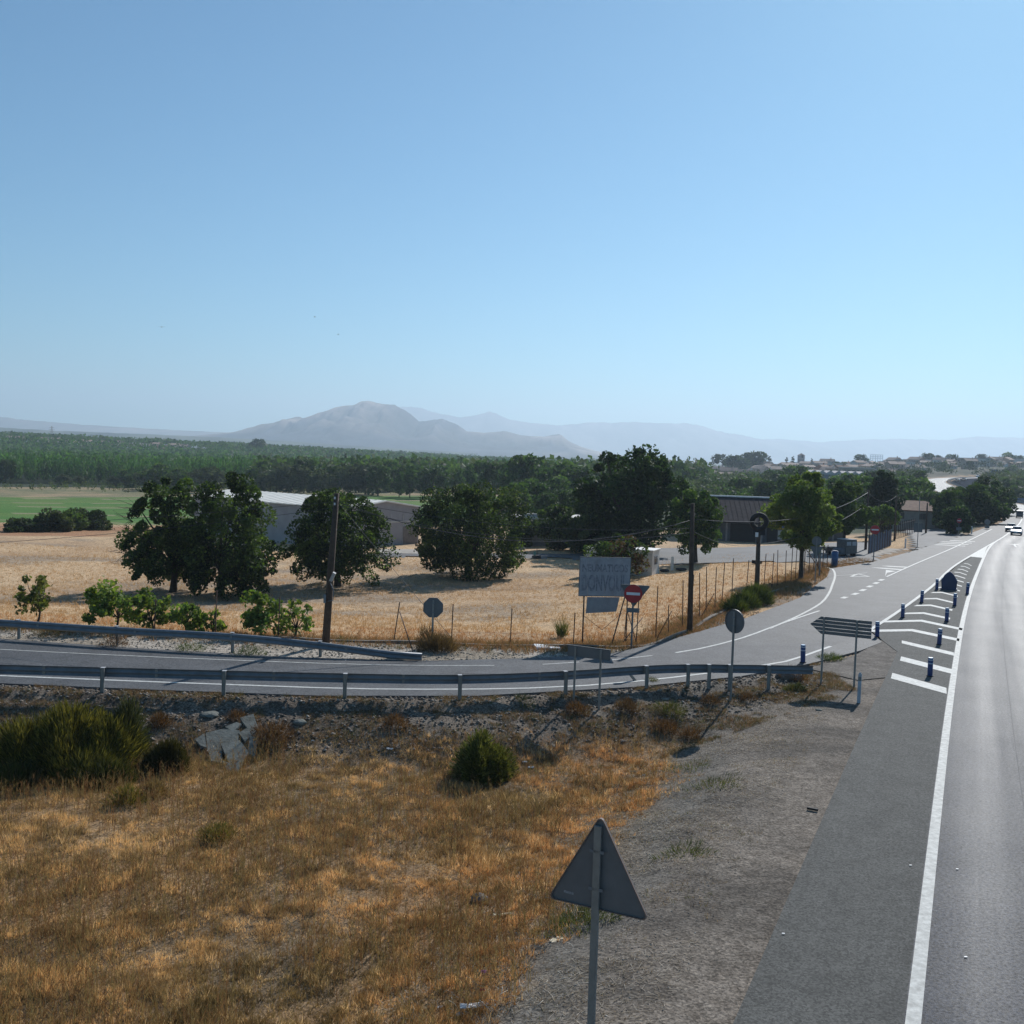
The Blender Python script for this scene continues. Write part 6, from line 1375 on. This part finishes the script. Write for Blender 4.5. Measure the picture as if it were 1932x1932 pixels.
crumple(1060, 1690, .16, .1, 'beige scrap at the left corner of the triangular sign', m_ivory, hgt=.03); crumple(1160, 1690, .12, .05, 'pale scrap on the gravel behind the triangular sign', m_plastic, rz=.5)
crumple(1225, 1510, .2, .05, 'pale dry stalk bundle where the gravel meets the grass', m_ivory, rz=.8); crumple(830, 1905, .1, .06, 'white paper strip near the left end of the litter', m_plastic, rz=.9)
crumple(1215, 1465, .1, .05, 'small white paper on the straw near the slope foot', m_plastic); crumple(1395, 1270, .0801, .05, 'tiny turquoise scrap on the gravel by the delineator post', mat('turquoise_litter', (.2, .5, .5), rough=.6))
# ------------------------------------------------------------------ vehicles
def car(x, y, heading, label, paint, van=False, name='car', cat='car', scale=1, z=None, low=False):
    z = 0.01 if z is None else z
    s = empty(name, (x, y, z), heading, label, cat, None, scale)       # local +Y = nose
    if van: side = [(-2.3, .35), (-2.35, 1.0), (-2.2, 1.9), (-1.9, 2.0), (.9, 2.0), (1.5, 1.25), (2.25, 1.0), (2.35, .4)]; gl = [(-2.24, 1.3), (-2.16, 1.82), (.85, 1.82), (1.35, 1.3)]
    else: side = [(-2.0, .3), (-2.08, .75), (-1.95, .98), (-1.25, 1.0), (1.05, .95), (1.95, .78), (2.08, .55), (2.0, .3)]; gl = None
    if van:
        MB().prism(side, -.88, .88, 'x').build('body', paint, s, bevel=.06)
        MB().box((0, -2.27, 1.5), (1.45, .06, .6)).build('rear_window', m_glass, s); MB().box((0, 1.25, 1.6), (1.5, .05, .7), rx=R(40)).build('windscreen', m_glass, s)
        for sx in (-1, 1): MB().box((sx*.89, .2, 1.5), (.02, 1.6, .5)).build('side_window', m_glass, s)
    else:
        MB().prism(side, -.86, .86, 'x').build('body', paint, s, bevel=.06)
        b = MB(); lo = [(-1.75, .97), (1.05, .95)]; hi_ = [(-1.15, 1.42), (.25, 1.42)]
        vs = [(sx*w_, yy, zz) for (yy, zz), w_ in ((lo[0], .80), (lo[1], .80), (hi_[1], .62), (hi_[0], .62)) for sx in (-1, 1)]
        b.add(vs, [(0, 1, 3, 2), (2, 3, 5, 4), (4, 5, 7, 6), (6, 7, 1, 0), (0, 2, 4, 6), (3, 1, 7, 5)]); b.build('glasshouse', m_glass, s)
        MB().box((0, -.45, 1.44), (1.22, 1.45, .05)).build('roof', paint, s, bevel=.02)
    for sx in (-1, 1):
        MB().box((sx*.66, 2.02, .68), (.3, .12, .14)).build('headlight', m_white, s); MB().box((sx*.72, -2.03 if not van else -2.34, .78), (.22, .1, .18)).build('tail_light', m_red, s)
        MB().box((sx*.95, .85, 1.02), (.16, .1, .12)).build('mirror', paint, s)
        for yy in (-1.3, 1.3): MB().cyl((sx*.70, yy, .31), (sx*.88, yy, .31), .31, .31, 16).build('wheel', m_black, s)
    MB().box((0, 2.06, .42), (1.5, .1, .28)).build('bumper', m_black, s); MB().box((0, 2.12, .45), (.5, .02, .11)).build('number_plate', m_white, s)
    return s
hd = lambda y: -math.atan2(*(lambda a, b: (b[0]-a[0], b[1]-a[1]))(along(L1, y-3), along(L1, y+3)))
car(64.3, 133.4, hd(133)+math.pi, 'white car on the highway, closest to us in the right hand traffic', m_carwhite, scale=.72)
car(66.9, 140.4, hd(140)+math.pi, 'dark teal car directly behind the white car', m_carteal, scale=.72)
car(87.6, 181, hd(181)+math.pi, 'dark van on the highway at the start of the bend', m_cardark, van=True, name='van', cat='van', scale=.62)
def on_road(k_y, off):
    q = LC[int(np.argmin(np.abs(LC[:, 1]-k_y)))]; i = int(np.argmin(np.abs(LC[:, 1]-k_y))); n = normals(LC)[i]; return q[0]+n[0]*off, q[1]+n[1]*off, q[2]+.02
for (yy, off, lab, pt, vn) in ((470, 14, 'small dark car on the distant opposite carriageway, leftmost', m_cardark, False), (495, 16.5, 'second small dark car on the distant opposite carriageway', m_cardark, False), (600, 4, 'pale car far off on the distant curve', m_carwhite, False), (640, 16, 'distant dark van on the far curve', m_cardark, True)):
    x, y, z = on_road(yy, off); car(x, y, R(-30), lab, pt, van=vn, z=z, name='van' if vn else 'car', cat='van' if vn else 'car', scale=1.1)
x, y, z = on_road(640, 5); s_ = empty('lorry', (x, y, z), R(-38), 'big pale fronted lorry on the distant highway curve', 'lorry')
MB().box((0, 0, 2.3), (2.5, 8, 2.9)).build('cargo_box', mat('lorry_grey', (.12, .15, .17), rough=.6), s_, bevel=.05); MB().box((0, 5.1, 1.6), (2.4, 1.9, 2.4)).build('cab', m_pale, s_, bevel=.1); MB().box((0, 6.06, 2.1), (2.1, .05, .9)).build('windscreen', m_glass, s_)
MB().box((0, 0, 3.8), (2.52, 8.02, .1)).build('roof', m_white, s_)
for sx in (-1, 1):
    for yy in (-3, -1.8, 4.6): MB().cyl((sx*.95, yy, .5), (sx*1.22, yy, .5), .5, .5, 14).build('wheel', m_black, s_)

# ------------------------------------------------------------------ the town on the hill
HK = {}
def house_kind(key, W_, D_, He, Hr, wall, roof, flat=False, nwin=3, floors=1):
    pr = {}
    pr['wall'] = (MB().box((0, 0, He/2-2), (W_, D_, He+4)) if flat else MB().prism([(-D_/2, -4), (D_/2, -4), (D_/2, He), (0, Hr-.05), (-D_/2, He)], -W_/2, W_/2, 'x')).mesh('wall', wall)
    if flat: pr['roof'] = MB().box((0, 0, He+.15), (W_+.5, D_+.5, .35)).mesh('roof', roof)
    else:
        b = MB()
        for sd_ in (-1, 1): b.prism([(sd_*(D_/2+.5), He-.25), (0, Hr), (0, Hr+.22), (sd_*(D_/2+.5), He-.03)], -W_/2-.4, W_/2+.4, 'x')
        pr['roof'] = b.mesh('roof', roof)
    pr['pane'] = MB().box((0, -D_/2-.02, 0), (1.1, .12, 1.3)).mesh('window', m_farwin)
    wl_ = [((k+.5)/nwin-.5)*W_*.9 for k in range(nwin)]; pr['win'] = [(x, f*2.9+1.5) for f in range(floors) for x in wl_]
    pr['ch'] = MB().box((W_*.25, .8, Hr+.4), (.7, .7, 1.4)).mesh('chimney', wall) if not flat else None
    HK[key] = pr
house_kind('white', 10, 7, 3.2, 4.9, m_pale, m_roofbrown); house_kind('whitetall', 11, 8, 6.2, 7.9, m_pale, m_roofbrown, floors=2); house_kind('tan', 12, 8, 5.8, 7.4, m_tan, m_roofbrown, floors=2, nwin=4)
house_kind('brick', 9, 7, 3.2, 4.8, m_brickw, m_tile); house_kind('flat', 13, 9, 6.4, 6.6, m_pale, m_roofgrey, flat=True, floors=2, nwin=4); house_kind('tanflat', 12, 9, 6.2, 6.4, m_tan, m_roofgrey, flat=True, floors=2, nwin=4); house_kind('shed', 18, 9, 4.2, 5.4, m_wallgrey, m_roofgrey, nwin=0)
HD = {'white': 'low white brown roofed house', 'whitetall': 'tall white brown roofed house', 'tan': 'tall tan brown roofed house', 'brick': 'small reddish brick house', 'flat': 'flat white block', 'tanflat': 'flat roofed tan block', 'shed': 'pale roofed shed'}
def town_house(key, u, d, rz, label, group, sc_=1):
    x = (u-966)/FPX*d; pr = HK[key]; s = empty('town_house', (x, d, hz(x, d)), rz, label, 'house', group, sc_)
    inst('wall', pr['wall'], s); rf = inst('roof', pr['roof'], s)
    if pr['ch']: inst('chimney', pr['ch'], rf)
    for (xx, zz) in pr['win']: inst('window', pr['pane'], s, (xx, 0, zz))
    return s
rt = random.Random(3)
reg = [('on the town skyline', 1445, 1925, 860, 980, 70, ['white', 'whitetall', 'tan', 'flat', 'tanflat', 'tan']), ('halfway down the town hill', 1430, 1930, 740, 860, 84, ['white', 'whitetall', 'tan', 'flat', 'tanflat', 'brick']), ('low on the town hill', 1300, 1700, 590, 740, 60, ['brick', 'white', 'brick', 'tan', 'white', 'white']),
       ('in the plain left of town', 1285, 1440, 520, 800, 20, ['brick', 'white', 'tan', 'brick']), ('on the right flank of the town hill', 1700, 1960, 660, 860, 20, ['white', 'tan', 'flat'])]
for (rg, u0, u1, d0, d1, n, ks) in reg:
    for k in range(n):
        u_ = u0+(u1-u0)*(k+rt.random())/n; d_ = rt.uniform(d0, d1); x_ = (u_-966)/FPX*d_
        dl_, sg_, _ = pl_dist(np.array([x_]), np.array([d_]), L1)
        if -20 < -dl_[0]*sg_[0] < 34: continue
        ky = rt.choice(ks); th_ = town_house(ky, u_, d_, rt.uniform(-1.3, 1.2), '%s %s' % (HD[ky], rg), HD[ky]+'s '+rg, rt.uniform(.62, 1.0)); th_.scale.z *= rt.uniform(.75, 1.35)
# landmarks of the town
x_ = (1507-966)/FPX*860; s_ = empty('church_tower', (x_, 860, hz(x_, 860)), R(10), 'slim pale church tower standing above the town roofs', 'tower'); z0 = hz(x_, 860); H_ = top_z(x_, 860, 857)-z0
MB().box((0, 0, H_/2-2), (4.2, 4.2, H_+2)).build('shaft', m_wallgrey, s_); MB().box((0, 0, H_-3.2), (4.8, 4.8, .4)).build('cornice', m_pale, s_); MB().box((0, -2.12, H_-1.8), (1.6, .2, 2.2)).build('belfry_opening', m_farwin, s_)
MB().add([(-2.5, -2.5, H_-1), (2.5, -2.5, H_-1), (2.5, 2.5, H_-1), (-2.5, 2.5, H_-1), (0, 0, H_+.9)], [(0, 1, 4), (1, 2, 4), (2, 3, 4), (3, 0, 4), (3, 2, 1, 0)]).build('roof', m_roofbrown, s_)
x_ = (1530-966)/FPX*500; 
x_ = (1582-966)/FPX*470; s_ = empty('industrial_hall', (x_, 470, hz(x_, 470)), R(-7), 'long blue grey industrial hall with pale roofs below the town', 'factory hall'); z0 = hz(x_, 470); H_ = top_z(x_, 470, 893)-z0
MB().box((0, 0, H_/2-3), (33, 14, H_+6)).build('wall', mat('blue_grey_wall', (.14, .17, .23), rough=.8, var=.1), s_)
for k in range(8): MB().prism([(-14+28*k/8-2+1.75, H_), (-14+28*k/8+1.6+1.75, H_), (-14+28*k/8-.2+1.75, H_+1.1)], -7, 7).build('roof_ridge', mat('pale_brown_roof', (.5, .44, .42), rough=.7), s_)
MB().box((0, -7.05, H_-.3), (33.2, .15, .7)).build('eave_band', m_roofgrey, s_)
for k in range(6): MB().box((-14+5.4*k, -7.06, H_*.45), (2.4, .1, 1.1)).build('window', m_farwin, s_)
x_ = (1612-966)/FPX*500; s_ = empty('long_building', (x_, 500, hz(x_, 500)), R(-5), 'long cream building with many windows behind the industrial hall', 'building'); z0 = hz(x_, 500); H_ = top_z(x_, 500, 883)-z0
MB().box((0, 0, H_/2-2), (15, 7, H_+4)).build('wall', m_tan, s_); MB().box((0, 0, H_+.1), (15.4, 7.4, .3)).build('roof', m_pale, s_)
for k in range(7): MB().box((-6.2+2.05*k, -3.52, H_-1.6), (1.1, .1, 1.1)).build('window', m_farwin, s_)
x_ = (1649-966)/FPX*900; z0 = hz(x_, 900); s_ = empty('steel_frame', (x_, 900, z0), R(-6), 'open pale blue steel frame structure rising above the town skyline', 'frame'); H_ = top_z(x_, 900, 858)-z0; bm_ = mat('pale_blue_steel', (.3, .42, .5), rough=.5)
for k in range(6): MB().box((-5+2*k, 0, H_/2), (.3, .3, H_)).build('column', bm_, s_)
for zz in (H_, H_-1.6, H_-3.2): MB().box((0, 0, zz), (10.4, .3, .25)).build('beam', bm_, s_)
x_ = (1872-966)/FPX*640; s_ = empty('blue_billboard', (x_, 640, hz(x_, 640)), R(-12), 'blue panel standing above the distant highway curve', 'billboard'); z0 = hz(x_, 640); zt = top_z(x_, 640, 886)-z0; zb = top_z(x_, 640, 894.5)-z0
MB().box((0, 0, (zt+zb)/2), (4.6, .3, zt-zb)).build('panel', m_bluepaint, s_)
for xx in (-1.5, 1.5): MB().box((xx, .2, zb/2), (.3, .3, zb+1)).build('leg', m_signpost, s_)
for (u_, d_, v_, key, lab) in ((1360, 820, 856, 'umbrella', 'dark pine left of the town skyline'), (1412, 830, 853, 'umbrella', 'flat topped pine above the brick houses on the skyline'), (1424, 835, 853, 'round', 'rounded dark tree above the brick houses on the skyline'), (1436, 840, 847, 'cypress', 'tallest pointed cypress on the town skyline'), (1448, 850, 855, 'cypress', 'cypress just right of the tallest one'),
        (1372, 800, 858, 'cypress', 'pointed tree at the left end of the town skyline'), (1382, 800, 860, 'round', 'dark tree at the left end of the town'), (1398, 790, 866, 'round', 'dark rounded tree below the skyline pines'), (1480, 865, 858, 'cypress', 'left cypress of the pair beside the church tower'), (1492, 865, 856, 'cypress', 'right cypress of the pair beside the church tower'), (1527, 870, 861, 'cypress', 'small cypress right of the church tower'),
        (1620, 850, 858, 'round', 'big dark rounded tree in front of the steel frame'), (1745, 880, 856, 'round', 'tree on the town skyline left of the long roofs'), (1760, 890, 858, 'umbrella', 'broad flat tree on the town skyline'), (1728, 860, 864, 'cypress', 'dark conical tree among the town houses'), (1793, 890, 858, 'round', 'rounded tree on the right part of the skyline'), (1850, 880, 856, 'umbrella', 'spreading pine on the right part of the skyline'), (1895, 870, 857, 'wide', 'large dark tree at the right end of the skyline'), (1918, 860, 860, 'round', 'dark tree nearest the right edge of the skyline'), (1576, 780, 872, 'round', 'rounded tree halfway up the town hill'), (1590, 780, 875, 'wide', 'broad tree halfway up the town hill'), (1700, 760, 872, 'round', 'dark tree above the distant highway curve'), (1775, 700, 882, 'wide', 'broad dark tree above the right end of the curve'), (1690, 700, 884, 'wide', 'broad tree just above the distant highway curve'), (1655, 690, 888, 'round', 'rounded tree left of the distant highway curve'), (1825, 700, 880, 'round', 'rounded tree over the distant highway, right part'), (1905, 640, 880, 'wide', 'dark tree beside the blue panel')):
    x_, y_, H_ = vt(u_, d_, v_); plant(key, x_, y_, max(H_, 5), 1.15, lab, 'trees of the town')
# the village on the left ridge
rt = random.Random(11)
for k in range(34):
    u_ = 20+10.5*k+rt.uniform(-4, 4) if k < 32 else (455, 500)[k-32]; d_ = rt.uniform(1000, 1085) if k > 11 else rt.uniform(1060, 1120)
    x_ = (u_-966)/FPX*d_; ky = rt.choice(['white', 'brick', 'white', 'tan']); vtar = np.interp(u_, [0, 110, 200, 330, 500], [822, 823, 829, 834, 840])
    z_ = top_z(x_, d_, vtar)-5; s = town_house(ky, u_, d_, rt.uniform(-.8, .8), '%s in the far ridge village' % HD[ky], HD[ky]+'s of the ridge village', .85); s.location.z = hz(x_, d_)
    pr = None
x_, y_, H_ = vt(482, 1010, 829); plant('round', x_, y_, max(H_, 12), 1.1, 'single large dark tree standing out on the far wooded ridge', None)
# electricity pylon on the left ridge
x_ = (95-966)/FPX*1500; z0 = hz(x_, 1500); s_ = empty('electricity_pylon', (x_, 1500, z0), 0, 'slender lattice electricity pylon on the ridge at far left', 'pylon'); H_ = top_z(x_, 1500, 804)-z0
for sx in (-1, 1):
    for sy in (-1, 1): MB().cyl((sx*2, sy*2, 0), (sx*.3, sy*.3, H_), .28, .2, 4).build('leg', m_signpost, s_)
for k, ww in enumerate((3.5, 4.5, 3.2)): MB().box((0, 0, H_-2-3*k), (ww*2, .4, .4)).build('cross_arm', m_signpost, s_)
# a few birds high over the plain
def bird(u, v, d, label, rz):
    dd = _F+(u-966)/FPX*_R+(966-v)/FPX*_U; q = Vector((0, 0, CAM_H))+dd*(d/dd.y)
    s = empty('bird', tuple(q), rz, label, 'bird', 'birds over the plain'); b = MB().tube([(0, -.22, 0), (0, -.08, .01), (0, .1, .01), (0, .2, .02)], [.01, .06, .07, .02], 8); b.build('body', m_black, s)
    for sx in (-1, 1): b = MB(); b.add([(0, .08, .02), (sx*.25, .1, .09), (sx*.6, -.05, .05), (sx*.25, -.07, .07), (0, -.08, .02)], [(0, 1, 2, 3, 4)]); o = b.build('wing', m_black, s); o.modifiers.new('solid', 'SOLIDIFY').thickness = .012
bird(305, 617, 170, 'tiny dark bird gliding at the left', .4); bird(594, 598, 240, 'tiny dark bird highest above the mountain', 1.2); bird(638, 631, 260, 'tiny dark bird just above and left of the mountain', 2)

# ------------------------------------------------------------------ labels: look-alikes in a row are told apart by their order
_t = 'twenty-'; _n = 'fourteenth fifteenth sixteenth seventeenth eighteenth nineteenth twentieth'.split()+[_t+k for k in 'first second third fourth fifth sixth seventh eighth ninth'.split()]+['thirtieth', 'thirty-first', 'thirty-second', 'thirty-third', 'thirty-fourth']
ORD = ['leftmost', 'second from left', 'third from left', 'fourth from left', 'fifth from left', 'sixth from left', 'seventh from left', 'eighth from left', 'ninth from left', 'tenth from left', 'eleventh from left', 'twelfth from left', 'thirteenth from left']+[k+' from left' for k in _n]
bpy.context.view_layer.update(); by = {}
for o in SC.objects:
    if o.parent is None and 'label' in o and 'category' in o: by.setdefault(o['label'], []).append(o)
for lab, L_ in by.items():
    if len(L_) > 1:
        L_.sort(key=lambda o: o.matrix_world.translation.x/max(1, o.matrix_world.translation.y))
        for i, o in enumerate(L_):
            q = ORD[i] if i < len(L_)-1 and i < len(ORD) else 'rightmost' if i == len(L_)-1 else ORD[-1]
            o['label'] = '%s, %s' % (lab, q)
